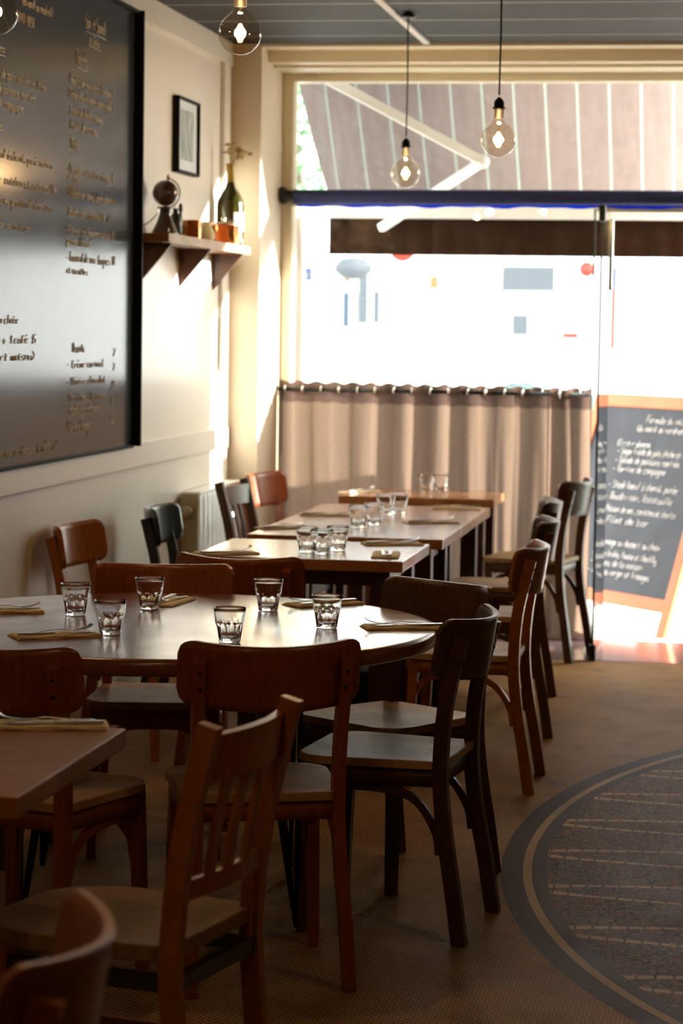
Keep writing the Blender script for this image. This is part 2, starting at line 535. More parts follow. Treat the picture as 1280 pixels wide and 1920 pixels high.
# ------------------------------------------------------------------ writing
GL = {}
for ln in """a 36 06 03 33|36 33
b 09 03 33 36 06
c 36 06 03 33
d 39 33 03 06 36
e 05 35 36 06 03 33
f 39 19 13|06 26
g 36 06 03 33|36 30 00
h 09 03|06 36 33
i 06 03|07 08
j 16 10 00|17 18
k 09 03|36 04 33
l 09 03 13
m 03 06 26 23|26 46 43
n 03 06 36 33
o 06 36 33 03 06
p 06 00|06 36 33 03
q 36 30|36 06 03 33
r 06 03|05 16 26
s 36 06 05 34 33 03
t 18 13 23|06 26
u 06 03 33 36
v 06 13 26
w 06 13 24 33 46
x 06 33|03 36
y 06 03 33|36 30 00
z 06 36 03 33
é 05 35 36 06 03 33|18 29
è 05 35 36 06 03 33|28 19
à 36 06 03 33|36 33|28 19
A 03 29 43|15 35
B 03 09 39 36 06|36 33 03
C 39 09 03 33
D 03 09 29 47 45 23 03
E 39 09 03 33|06 26
F 39 09 03|06 26
G 39 09 03 33 36 26
L 09 03 33
M 03 09 26 49 43
N 03 09 43 49
P 03 09 39 36 06
R 03 09 39 36 06 33
S 39 09 06 36 33 03
T 09 39|19 13
V 09 13 29
0 03 09 39 33 03
1 17 29 23
2 08 29 37 03 33
4 29 05 35|27 23
5 39 09 06 36 33 03
7 09 39 13
8 03 09 39 33 03|06 36
9 36 06 09 39 33 03
€ 39 19 13 33|07 27|05 25
- 05 25
, 14 02
. 03 13
( 29 07 05 23
) 09 27 25 03
' 19 17
/ 03 29
+ 05 45|27 23""".split('\n'):
    k, r = ln[0], ln[2:]
    GL[k] = [[(int(p[0]), int(p[1]) - 3) for p in st.split()] for st in r.split('|')]


def writing(name, lines, parent, to3d, mat='chalk', thick=.0022, seed=1):
    """lines: (u, v, width or None, cap height, text); to3d maps board (u, v) to local 3D. one mesh of chalk strokes per line"""
    rnd = random.Random(seed)
    if len(lines) > 1:
        for q_, ln_ in enumerate(lines): writing(name, [ln_], parent, to3d, mat, thick, seed + q_)
        return
    cu = bpy.data.curves.new(name, 'CURVE')
    cu.dimensions = '3D'
    cu.bevel_depth = thick
    cu.bevel_resolution = 0
    for (u, v, wd, cap, text) in lines:
        adv = sum((5.2 if c in 'mwMADN+4' else 2.6 if c in "il.,'j1()" else 4.2) if c != ' ' else 3.2 for c in text)
        sy = cap / 6.0
        sx = (wd / adv) if wd else sy * .55
        x = 0
        for c in text:
            if c == '_':
                pass
            gl = GL.get(c)
            if gl:
                j = rnd.uniform(-.35, .35); sl = rnd.uniform(.05, .2)
                for st in gl:
                    pts = [(a + rnd.uniform(-.22, .22), b + j + rnd.uniform(-.22, .22)) for a, b in st]
                    sp = cu.splines.new('POLY')
                    sp.points.add(len(pts) - 1)
                    for q, (a, b) in zip(sp.points, pts):
                        p = to3d(u + (x + a + sl * b) * sx, v + b * sy)
                        q.co = (*p, 1)
            x += (5.2 if c in 'mwMADN+4' else 2.6 if c in "il.,'j1()" else 4.2) if c != ' ' else 3.2
        if text.startswith('='):
            sp = cu.splines.new('POLY'); sp.points.add(3)
            for i, q in enumerate(sp.points):
                q.co = (*to3d(u + wd * i / 3, v + rnd.uniform(-.003, .003)), 1)
    tmp = bpy.data.objects.new('tmp', cu)
    COL.objects.link(tmp)
    me = bpy.data.meshes.new_from_object(tmp.evaluated_get(bpy.context.evaluated_depsgraph_get()))
    bpy.data.objects.remove(tmp)
    bpy.data.curves.remove(cu)
    me.name = name
    me.materials.clear()
    return link(name, me, mat, parent)


# ================================================================== SETTING
XL = -2.5      # left wall
XR = 3.3
YF = 11.5      # inner face of the front wall
YW = 12.1      # glazing plane
ZC = 2.9
XV = -2.345    # window reveal

struct('floor', XL - .1, XR + .1, -3.1, 11.36, -.1, 0, 'floor')
bpy.data.objects['floor'].location  # origin at slab centre
# shift the texture space so that it is in room coordinates
fo = bpy.data.objects['floor']
off = fo.location.copy()
for v in fo.data.vertices: v.co += off
fo.location = (0, 0, 0)
struct('threshold_floor', XL - .1, XR + .1, 11.36, 12.14, -.1, .002, 'stone')
co = struct('ceiling', XL - .1, XR + .1, -3.1, 12.3, ZC, ZC + .1, 'ceiling')
off = co.location.copy()
for v in co.data.vertices: v.co += off
co.location = (0, 0, 0)
struct('wall_left', XL - .15, XL, -3.1, 12.3, 0, ZC, 'wall')
struct('wall_right', XR, XR + .15, -3.1, 12.3, 0, ZC, 'dark_unseen')
struct('wall_back', XL - .15, XR + .15, -3.15, -3.0, 0, ZC, 'dark_unseen')
fw = MB()
fw.box(XL, XV, YF, 12.3, 0, ZC)
fw.box(XV, 2.9, YF, 11.68, 2.885, ZC)
fw.box(.30, XR, YF, 12.3, 0, 2.235)  # solid wall right of the door, out of view, added to limit the sun
fw.box(2.9, XR, YF, 12.3, 2.235, ZC)
fo = fw.build('wall_front', 'frontwall'); fo['kind'] = 'structure'
bm_ = MB(); bm_.box(XV, 2.9, 11.68, 12.3, 2.83, ZC); bm_.box(XV, 2.9, 11.80, 12.3, 2.815, 2.83)
o = bm_.build('trim_1', 'frame', bevel=.003); o['kind'] = 'structure'
# left wall mouldings
o = struct('trim_2', XL, XL + .022, -3, 11.45, .96, 1.062, 'wall', bevel=.004)
o = struct('trim_3', XL, XL + .022, -3, YF, 2.79, ZC, 'wall', bevel=.004)
o = struct('trim_4', XL, XL + .0215, 9.58, 9.68, 1.063, 2.789, 'wall', bevel=.004)
o = struct('trim_5', XL, XL + .0215, 11.30, 11.43, 1.063, 2.789, 'wall', bevel=.004)
o = struct('trim_6', XL, XL + .0215, 11.30, 11.43, .12, .959, 'wall', bevel=.004)
struct('baseboard_left', XL, XL + .02, -3, YF, 0, .12, 'baseboard', bevel=.004)
struct('baseboard_right', XR - .02, XR, -3, YF, 0, .12, 'baseboard')

# windows: one large transom light, one fixed pane at the left; solid wall right of the door
def window(name, x0, x1, z0, z1, fr, xg0=None, xg1=None):
    w = MB()
    a, b = YW - .05, YW + .05
    for bx in fr: w.box(*bx)
    o = w.build(name, 'frame', bevel=.003); o['kind'] = 'structure'
    p = boxo('pane', x0, x1, YW - .004, YW + .004, z0, z1, 'pane', o)
    return o


ya, yb = YW - .06, YW + .06
window('window_1', XV + .055, 2.85, 2.235, 2.775,
       [(XV, 2.9, ya, yb, 2.775, 2.815), (XV, XV + .055, ya, yb, 2.235, 2.775), (2.85, 2.9, ya, yb, 2.235, 2.775),
        (XV, 2.9, ya, yb, 2.155, 2.235)])
window('window_2', XV + .055, -.772, .02, 2.155, [(XV, XV + .055, ya, yb, .02, 2.155), (XV + .055, -.772, ya + .02, yb - .02, 0.002, .05)])
struct('trim_9', .25, .30, ya, yb, .002, 2.155, 'frame')
e = boxo('pane_edge', -.778, -.768, YW - .006, YW + .006, .05, 2.155, 'glass_edge', bpy.data.objects['window_2'])
# hardware tab on the head of the transom
tab = boxo('window_catch', *sorted((aty(572, 130, 12.03).x, aty(594, 130, 12.03).x)), 12.02, 12.04, aty(583, 140, 12.03).z, aty(583, 124, 12.03).z, 'tin')
tag(tab, 'small grey metal catch on the head of the upper window', 'catch')

# open glass door leaf
dr = empty('door_1', (0, 0, 0), 0, None, None); dr['kind'] = 'structure'
p0, p1 = Vector((-.692, 11.34, 0)), Vector((-.69, 12.03, 0))
def leaf_box(name, s0, s1, z0, z1, th, mat, bevel=0):
    d = (p1 - p0).normalized(); ang = math.atan2(d.y, d.x)
    mt = Matrix.Translation(p0) @ Matrix.Rotation(ang, 4, 'Z')
    return MB().box(s0, s1, -th / 2, th / 2, z0, z1, mt).build(name, mat, dr, bevel)
Ld = (p1 - p0).length
leaf_box('pane', .006, Ld - .006, .02, 2.125, .010, 'door_glass')
leaf_box('pane_edge', 0, .006, .02, 2.125, .011, 'glass_edge')
leaf_box('pane_edge', Ld - .006, Ld, .02, 2.0, .011, 'glass_edge')
leaf_box('patch_fitting', 0, .06, 2.06, 2.135, .03, 'black_metal', .003)
leaf_box('patch_fitting', 0, .05, .004, .075, .034, 'black_metal', .003)
leaf_box('handle', Ld - .03, Ld - .012, 1.75, 2.1, .03, 'chrome', .004)
o = struct('trim_7', -.76, .25, ya, yb, 2.135, 2.155, 'frame')

# white cable strip on the ceiling
o = struct('trim_8', -1.555, -1.525, 8.9, 11.44, ZC - .014, ZC - .0005, 'strip', bevel=.002)

# ================================================================== OUTSIDE
ZO = -.02
struct('ground_pavement', -30, 30, 12.14, 17.0, ZO - .1, ZO, 'pavement')
struct('road', -30, 30, 17.0, 29.0, ZO - .14, ZO - .08, 'asphalt')
struct('ground_far_pavement', -30, 30, 29.0, 33.0, ZO - .1, ZO, 'pavement')
YO = 33.0
k = YO / 22.0
fac = MB().box(-16, 14, YO, YO + 1, ZO, 9.5)
fo = fac.build('wall_far_facade', 'facade'); fo['kind'] = 'structure'
def far(name, px0, py0, px1, py1, mat, label, cat, y=YO - .0005, th=.05, bevel=0, group=None):
    a, b = aty(px0, py1, y), aty(px1, py0, y)
    o = boxo(name, a.x, b.x, y - th, y, a.z, b.z, mat, None, bevel)
    return tag(o, label, cat, group)
o = far('street_sign', 545, 502, 585, 526, 'blue_sign', 'small blue street sign with a pale band, across the street at the far left', 'sign')
a, b = aty(546, 519, YO - .12), aty(584, 509, YO - .12)
boxo('band', a.x - o.location.x, b.x - o.location.x, -.04, -.03, a.z - o.location.z, b.z - o.location.z, 'facade_grey', o)
far('shop_door', 643, 548, 668, 613, 'blue_grey', 'narrow dark blue shop door across the street', 'panel')  # upper part of a shop door, stops above the ground
far('shop_window', 672, 500, 690, 606, 'facade_grey', 'narrow pale grey shop window beside the dark blue door', 'window')
far('shop_window', 700, 545, 712, 606, 'facade_grey', 'slim pale grey shop window right of the lamp globe', 'window')
far('wall_sign', 722, 498, 788, 524, 'white_metal', 'white rounded shop sign under the red disc sign', 'sign', YO - .001, .12, .02)
far('wall_poster', 822, 506, 940, 630, 'white_metal', 'large white poster panel across the street', 'panel')
far('shop_window', 942, 500, 1040, 545, 'facade_grey', 'wide grey shop window beside the large white poster panel', 'window')
far('wall_bench', 1054, 624, 1084, 634, 'red_sign', 'small orange red bench seat below the grey shop window', 'bench')
far('wall_box', 645, 506, 664, 528, 'ochre', 'pale ochre box on the facade above the dark blue door', 'box')
far('wall_box', 806, 518, 821, 541, 'ochre', 'small ochre box on the facade beside the white poster panel', 'box')
far('shop_window', 960, 590, 990, 628, 'facade_grey', 'small pale shop window below the wide grey one', 'window')
# round red sign
cpt = aty(755, 470, YO - 3)
rs = MB().lathe([(.17, 0), (.17, .05)], 32).build('round_sign', 'red_sign'); rs.rotation_euler = (PI / 2, 0, 0); rs.location = cpt
rs.location.z = aty(755, 491, YO - 3).z + .17
tag(rs, 'round red sign hanging just below the awning valance', 'sign')
boxo('sign_post', -.02, .02, .02, .04, -cpt.z + .1, 0, 'white_metal', rs)
bpy.data.objects['sign_post'].rotation_euler = (-PI / 2, 0, 0); bpy.data.objects['sign_post'].location = (0, -rs.location.z / 2, -.05)
cpt = aty(1100, 505, YO - 2)
rs2 = MB().lathe([(.10, 0), (.10, .05)], 32).build('round_sign', 'red_sign'); rs2.rotation_euler = (PI / 2, 0, 0); rs2.location = cpt
tag(rs2, 'round red sign beside the glass door edge', 'sign')
o = MB().box(-.02, .02, -.02, .02, -cpt.z - .0 - ZO, 0).build('sign_post', 'white_metal', rs2); o.rotation_euler = (-PI / 2, 0, 0); o.location = (0, 0, -.03)
# lamp globe
cp = aty(662, 506, YO - 3)
lg = MB().lathe([(.001, .17), (.16, .14), (.24, .05), (.24, -.02), (.14, -.1), (.001, -.12)], 24).build('street_lamp', 'facade_grey'); lg.location = cp
tag(lg, 'grey street lamp head across the road above the dark blue door', 'lamp')
o = MB().tube([(0, 0, -.1), (0, 0, -cp.z + ZO)], .04, 8).build('pole', 'white_metal', lg)
# vertical banner
bn = far('banner', 1143, 500, 1156, 655, 'red_sign', 'tall narrow blue and red banner seen through the glass door', 'banner', YO - 3)
a, b = aty(1143, 540, YO - 3.07), aty(1156, 500, YO - 3.07)
MB().tube([(0, .03, -bn.location.z + ZO + .02), (0, .03, 0)], .02, 8).build('pole', 'white_metal', bn)
boxo('blue_top', a.x - bn.location.x, b.x - bn.location.x, -.045, -.035, a.z - bn.location.z, b.z - bn.location.z, 'blue_sign', bn)
# shuttered window
a, b = aty(1180, 600, YO - .05), aty(1236, 506, YO - .05)
w = empty('shuttered_window', ((a.x + b.x) / 2, YO - .05, a.z), 0, 'teal slatted window shutter across the street at the right', 'shutter')
hw, hh = (b.x - a.x) / 2, b.z - a.z
MB().box(-hw, hw, -.03, .04, 0, hh).build('frame', 'white_metal', w)
for i in range(8):
    MB().box(-hw + .02, hw - .02, -.06, -.02, hh * (i + .3) / 8, hh * (i + .62) / 8).build('slat', 'teal', w)
# tree to the left above, and shrub behind the pane
def tree(px, py, y, r, label, n=260, seed=3, z0=ZO):
    rnd = random.Random(seed)
    c = aty(px, py, y)
    t = empty('street_tree', (c.x, y, z0), 0, label, 'tree')
    h = c.z - z0
    MB().tube([(0, 0, 0), (.03, 0, h * .5), (0, .05, h)], .06, 8, 4, (1, .5)).build('trunk', 'bark', t)
    m = MB()
    for i in range(n):
        d = Vector((rnd.gauss(0, 1), rnd.gauss(0, 1), rnd.gauss(0, 1))).normalized() * r * rnd.uniform(.3, 1) ** .6
        d.z *= 1.25
        u = Vector((rnd.uniform(-1, 1), rnd.uniform(-1, 1), rnd.uniform(-1, 1))).normalized()
        v = u.orthogonal().normalized()
        s = r * rnd.uniform(.08, .16)
        p = Vector((0, 0, h)) + d
        m.add([p - u * s, p - v * s * .5, p + u * s, p + v * s * .5], [(0, 1, 2, 3)], True)
    m.build('foliage', 'leaf', t)['kind'] = 'stuff'
    return t
tree(560, 270, 19.5, .42, 'leafy green street tree at the left edge of the upper window', 420, 3)

# parked car (roof and windscreen show just above the curtain)
cp = aty(915, 715, 16.2)
car = empty('parked_car', (cp.x + .2, 16.2, ZO), .1, 'silver white parked car showing just above the curtain', 'car')
def loft(secs, name, mat):
    m = MB(); n = len(secs[0]); vs = []; fs = []
    for s_ in secs: vs += s_
    for i in range(len(secs) - 1):
        for j in range(n):
            q = (j + 1) % n
            fs.append((i * n + j, i * n + q, (i + 1) * n + q, (i + 1) * n + j))
    fs.append(tuple(range(n))); fs.append(tuple((len(secs) - 1) * n + j for j in range(n)))
    return m.add(vs, fs, True).build(name, mat, car, .02)
body = [(-2.0, .3, .62), (-1.9, .28, .74), (-1.0, .26, .86), (0, .26, .88), (1.2, .26, .86), (1.9, .28, .8), (2.05, .32, .66)]
loft([[(x, -.82, z0), (x, .82, z0), (x, .84, (z0 + z1) / 2), (x, .74, z1), (x, -.74, z1), (x, -.84, (z0 + z1) / 2)] for x, z0, z1 in body], 'body', 'car_paint')
cab = [(-.35, .85, .9), (-.15, .85, 1.20), (.0, .85, 1.235), (.5, .85, 1.17), (1.1, .85, .9)]
loft([[(x, -.72, z0), (x, .72, z0), (x, .60 if z1 > 1 else .7, z1 - .01), (x, -.60 if z1 > 1 else -.7, z1 - .01)] for x, z0, z1 in cab], 'cabin_glass', 'car_glass')
MB().box(-.14, .12, -.58, .58, 1.225, 1.262).build('roof', 'car_paint', car, .012)
for x in (-1.3, 1.35):
    for y in (-.78, .78):
        wv = MB().lathe([(.2, -.1), (.31, -.09), (.31, .09), (.2, .1)], 24).build('wheel', 'tyre', car); wv.rotation_euler = (PI / 2, 0, 0); wv.location = (x, y, .31)

# awning over the shop front
aw = empty('awning', (0, 12.35, 0), 0, 'brown striped fabric awning over the shop front outside', 'awning')
AX0, AX1 = -2.37, -.05
AXB = -2.27
ay0, az0, ay1, az1 = .0, 2.98, .66, 2.25
m = MB(); n = 30
vs = []
for i in range(n + 1):
    s_ = i / n
    for x in (AX0, AX1):
        if x == AX0: x = AX0 + (AXB - AX0) * s_
        vs.append((x, ay0 + (ay1 - ay0) * s_, az0 + (az1 - az0) * s_ - .03 * math.sin(PI * s_)))
m.add(vs, [(2 * i, 2 * i + 1, 2 * i + 3, 2 * i + 2) for i in range(n)], True)
o = m.build('fabric', 'awning', aw)
sf = o.modifiers.new('s', 'SOLIDIFY'); sf.thickness = .002
MB().box(AXB - .22, AX1, .63, .68, 2.14, 2.245).build('front_bar', 'white_metal', aw, .012)
va = MB(); vs = []; nn = 120
for i in range(nn + 1):
    x = AXB + (AX1 - AXB) * i / nn
    w_ = .006 * math.sin(i * .9) + .004 * math.sin(i * .37)
    vs += [(x, .672, 2.145), (x, .675 + w_, 2.05), (x, .675 + w_ * 1.6, 1.945)]
va.add(vs, [(3 * i + j, 3 * i + 3 + j, 3 * i + 4 + j, 3 * i + 1 + j) for i in range(nn) for j in (0, 1)], True)
o = va.build('valance', 'valance', aw); sf = o.modifiers.new('s', 'SOLIDIFY'); sf.thickness = .002
def local(p): return Vector((p.x, p.y - 12.35, p.z))
A0, A1, A2 = local(aty(575, 128, 12.38)), local(aty(905, 303, 12.56)), local(aty(713, 428, 12.94))
MB().sweep([A0, A1], .05, .045, (0, 0, 1)).build('arm', 'white_metal', aw, .006)
MB().sweep([A1, A2], .045, .04, (0, 0, 1)).build('arm', 'white_metal', aw, .006)
MB().sphere(A1, .036, 16).build('arm_joint', 'white_metal', aw)

# A-frame menu sign
phi, th = math.radians(50), math.radians(17)
foot = atz(1240, 1203, ZO)
sg = empty('menu_sign', (foot.x, foot.y + .12, ZO), -phi, 'orange framed chalkboard menu sign standing on the pavement by the glass door', 'sign')
# local frame: x to the left end is negative, panel leans back along +y
W_, H_ = 1.12, 1.285
tilt = Matrix.Rotation(-th, 4, 'X')
def sgp(name, x0, x1, z0, z1, y0, y1, mat, mt=tilt, bevel=.004):
    return MB().box(x0, x1, y0, y1, z0, z1, mt).build(name, mat, sg, bevel)
rail_b = .20
sgp('post', -.065, 0, 0, H_, 0, .03, 'orange_frame')
sgp('post', -W_, -W_ + .065, 0, H_, 0, .03, 'orange_frame')
sgp('rail', -W_ + .065, -.065, H_ - .07, H_, .002, .028, 'orange_frame')
sgp('rail', -W_ + .065, -.065, rail_b - .07, rail_b, .002, .028, 'orange_frame')
slate = sgp('slate', -W_ + .06, -.06, rail_b - .01, H_ - .06, .010, .022, 'sign_slate')
back = Matrix.Translation((0, 2 * H_ * math.sin(th) + .03, 0)) @ Matrix.Rotation(th, 4, 'X')
sgp('back_post', -.05, 0, 0, H_, -.03, 0, 'orange_frame', back)
sgp('back_post', -W_, -W_ + .05, 0, H_, -.03, 0, 'orange_frame', back)
sgp('back_rail', -W_ + .05, -.05, H_ - .07, H_, -.028, -.002, 'orange_frame', back)
sgp('back_rail', -W_ + .05, -.05, .2, .27, -.028, -.002, 'orange_frame', back)
sgp('back_slate', -W_ + .05, -.05, .27, H_ - .07, -.02, -.01, 'sign_slate', back)
def sgw(u, v): return tilt @ Vector((u, .0085, v))
L0 = -W_ + .30
lines = [(L0 + .20, 1.135, .34, .036, "Formule du midi"), (L0 + .60, 1.135, .10, .034, "19€50"), (L0 + .14, 1.085, .42, .034, "(du mardi au vendredi)"), (L0 + .62, 1.085, .08, .03, "15€"),
         (L0, 1.00, .30, .028, "Entrées"),
         (L0 + .02, .955, .64, .034, "- Soupe froide de pois chiche et feta"), (L0 + .02, .905, .56, .034, "- Salade de poissons marinés"), (L0 + .02, .855, .46, .034, "- Terrine de campagne"),
         (L0 + .02, .765, .60, .036, "- Steak boeuf à cheval, purée"), (L0 + .02, .70, .58, .036, "- Boudin noir, Ratatouille"),
         (L0 + .02, .63, .64, .034, "- Poisson de mer, carottes et chorizo"), (L0 + .02, .57, .44, .034, "- Filet de bar"),
         (L0 + .04, .45, .56, .034, "- Fromage ou dessert au choix"), (L0 + .04, .385, .56, .034, "- Crème brulée, Mousse et chantilly"), (L0 + .04, .335, .46, .034, "- Glaces de la maison"), (L0 + .04, .285, .54, .034, "- Tarte au verger et fromages")]
o = writing('chalk_lettering', lines, sg, sgw, 'chalk', .0026, 5)

# ================================================================== BLIND AND CURTAIN
bl = empty('roller_blind', (0, 11.98, 2.2), 0, 'navy blue rolled up roller blind across the shop window', 'blind')
n = 60; m = MB(); prof = []
xs = [-2.27 + (2.75 + 2.27) * i / n for i in range(n + 1)]
vs = []; fs = []; q = 20
for i, x in enumerate(xs):
    for j in range(q):
        a = 2 * PI * j / q
        r = .036 + .003 * math.sin(3 * a + i * .15)
        vs.append((x, r * math.cos(a), r * math.sin(a)))
for i in range(n):
    for j in range(q):
        p_ = (j + 1) % q
        fs.append((i * q + j, i * q + p_, (i + 1) * q + p_, (i + 1) * q + j))
fs += [tuple(range(q)), tuple(n * q + j for j in range(q))]
m.add(vs, fs, True).build('rolled_fabric', 'blind', bl)
m = MB(); vs = []
nn = 160
for i in range(nn + 1):
    x = -2.26 + 5.0 * i / nn
    d = .012 + .006 * math.sin(i * .8) * math.sin(i * .23)
    vs += [(x, .037, -.005), (x, .032, -.036), (x, .026, -.036 - d)]
m.add(vs, [(3 * i + j, 3 * i + 3 + j, 3 * i + 4 + j, 3 * i + 1 + j) for i in range(nn) for j in (0, 1)], True)
o = m.build('hanging_hem', 'blind_hem', bl); sf = o.modifiers.new('s', 'SOLIDIFY'); sf.thickness = .001
m = MB().box(-2.335, -2.315, -.03, .05, -.035, .045); m.lathe([(.03, 0), (.03, .035)], 20, (0, 0, 0))
k0 = len(m.v) - 40
for i in range(k0, len(m.v)):
    x, y, z = m.v[i]; m.v[i] = (-2.315 + z, x, y)
m.build('bracket', 'black_metal', bl, .002)
m = MB()
for i in range(26):
    m.sphere((-2.318, -.045, -.05 - i * .007), .0032, 8)
m.tube([(-2.318, -.045, -.05), (-2.318, -.045, -.23)], .001, 6)
m.build('bead_chain', 'tin', bl)

cu_y = 12.0
ct = empty('curtain', (0, cu_y, 0), 0, 'brown linen half curtain on chrome eyelets across the lower window', 'curtain')
ZT = 1.275
def fold(x, z):
    # irregular folds: wide flat stretches between narrow deep pleats, deeper to the right
    t_ = (x + 2.33) / 1.56
    u = 2 * PI * (x + 2.33) / .185 + .9 * math.sin(5.1 * x + .6) + .35 * math.sin(z * 2.1 + x * 4) * (1.25 - z)
    sv_ = math.sin(u)
    a = (.016 + .030 * t_) * (.7 + .45 * math.sin(7.3 * x + 1))
    wv_ = (1 if sv_ > 0 else -1) * abs(sv_) ** .6
    return a * wv_ + .010 * math.sin(2.7 * u + 2 * z) * (1.2 - z) * t_
nx, nz = 420, 24
vs = []; fs = []; fh = []
for j in range(nz + 1):
    z = .045 + (ZT - .045) * j / nz
    for i in range(nx + 1):
        x = -2.335 + 1.565 * i / nx
        dz = .006 * math.cos(4 * PI * (x + 2.33) / .185) * (j / nz) ** 8
        vs.append((x + .012 * math.sin(3 * z + 9 * x) * (1 - j / nz), fold(x, z), z + dz - .012 * (i / nx) * (j / nz)))
for j in range(nz):
    for i in range(nx):
        f_ = (j * (nx + 1) + i, j * (nx + 1) + i + 1, (j + 1) * (nx + 1) + i + 1, (j + 1) * (nx + 1) + i)
        (fh if j >= nz - 2 else fs).append(f_)
MB().add(vs, fs, True).build('fabric', 'curtain', ct)
MB().add(vs, fh, True).build('hem', 'curtain_hem', ct)
for i in range(17):
    m = MB()
    x = -2.33 + .0925 * (i + .25)
    if x > -.79: break
    ring = [(x + .002, .021 * math.cos(a) + fold(x, 1.235), 1.235 + .021 * math.sin(a)) for a in [2 * PI * k_ / 16 for k_ in range(17)]]
    m.tube(ring, .005, 6)
    m.build('eyelet', 'chrome', ct)
rd = MB().tube([(XV + .004, cu_y, 1.235), (-.775, cu_y, 1.235)], .010, 10).build('curtain_rod', 'black_metal')
tag(rd, 'black rod threaded through the curtain eyelets', 'curtain rod')
MB().tube([(XV + .02, cu_y - .0, 1.22), (XV + .02, cu_y, .9)], .004, 6).build('end_cord', 'black_metal', rd)

# ================================================================== PENDANT BULBS
def pendant(px, py, y, label, dia=.125, cold=False):
    c = aty(px, py, y)
    r = dia / 2
    t = empty('pendant_bulb', (c.x, c.y, c.z), 0, label, 'pendant lamp', 'globe bulbs hanging on black cords')
    prof = []
    for i in range(25):
        a = -PI / 2 + (PI / 2 + math.radians(58)) * i / 24
        prof.append((max(1e-4, r * math.cos(a)), r * math.sin(a)))
    rr, zz = prof[-1]
    prof += [(rr * .72, zz + r * .14), (r * .30, zz + r * .32), (r * .24, zz + r * .5)]
    gg_ = MB().lathe(prof, 40, cap1=False).build('glass_globe', 'bulb_glass', t)
    top = zz + r * .45
    MB().lathe([(.0135, 0), (.0135, .012)], 16, (0, 0, top + .004)).build('screw_cap', 'brass', t)
    MB().lathe([(.018, 0), (.018, .03), (.024, .031), (.024, .037), (.018, .038), (.018, .058), (.010, .068), (.004, .074)], 24, (0, 0, top - .006)).build('socket', 'black_plastic', t)
    MB().tube([(0, 0, top + .075), (.002, 0, top + .3), (0, 0, ZC - c.z - .02)], .0032, 8).build('cord', 'cord', t)
    MB().lathe([(.035, 0), (.035, .012), (.008, .022)], 24, (0, 0, ZC - c.z - .022)).build('ceiling_rose', 'black_plastic', t)
    MB().tube([(0, 0, top - .01), (0, 0, .022)], .004, 8, 0, (1, .6)).build('glass_stem', 'bulb_glass', gg_)
    m = MB()
    for k_ in range(6):
        a = 2 * PI * k_ / 6
        m.tube([(.003 * math.cos(a), .003 * math.sin(a), .026), (.013 * math.cos(a), .013 * math.sin(a), 0), (.004 * math.cos(a), .004 * math.sin(a), -.026)], .0018, 5, 4)
    m.build('filament', 'filament', gg_)
    ld = bpy.data.lights.new('bulb_light', 'POINT')
    ld.energy = BULB_W; ld.color = (1, .62, .28); ld.shadow_soft_size = .018
    lo = bpy.data.objects.new('bulb_light', ld); COL.objects.link(lo); lo.parent = t
    return t


BULB_W = 3.2
pendant(450, 62, 6.9, 'large clear globe bulb hanging closest to the chalkboard end of the shelf', .125)
pendant(934, 262, 8.6, 'clear globe bulb hanging beside the elbow of the white awning arm')
pendant(760, 325, 10.4, 'clear globe bulb hanging lowest, just above the blue blind', .128)
pendant(-8, 22, 6.3, 'clear globe bulb cut off by the frame, hanging before the chalkboard')
def fill_pendant_at(x, y, z, label):
    c = Vector((x, y, z)); d = c - EYE; k_ = F / d.dot(fwd)
    return pendant(640 + k_ * d.dot(rt), 960 - k_ * d.dot(up), y, label)
for x_, y_ in ((-1.0, 3.2), (.5, 4.6), (-.9, .6)):  # unseen bulbs added to warm and brighten the foreground
    fill_pendant_at(x_, y_, 2.35, 'added globe bulb out of frame, warm fill over the dining room')

# ================================================================== LEFT WALL ITEMS
bx = XL + .023
bd = empty('chalkboard', (bx, 8.0, 0), 0, 'huge black framed chalkboard menu covered in chalk writing on the left wall', 'chalkboard')
by0, by1, bz0, bz1 = -2.4, 1.57, 1.055, 2.805
MB().box(.0005, .012, by0 + .01, by1 - .01, bz0 + .005, bz1 - .01).build('slate', 'board', bd)
m = MB()
m.box(0, .045, by1 - .015, by1, bz0, bz1); m.box(0, .045, by0, by0 + .015, bz0, bz1)
m.box(0, .018, by0 + .015, by1 - .015, bz0 - .006, bz0 + .006); m.box(0, .03, by0 + .015, by1 - .015, bz1 - .012, bz1)
m.build('frame', 'board_frame', bd)
def T(px0, py, px1, cap, text, dy=0):
    a = atx(px0, py, bx + .013); b = atx(px1, py, bx + .013)
    return (a.y, a.z, b.y - a.y, cap * a.y / 4533 * 1.3, text)
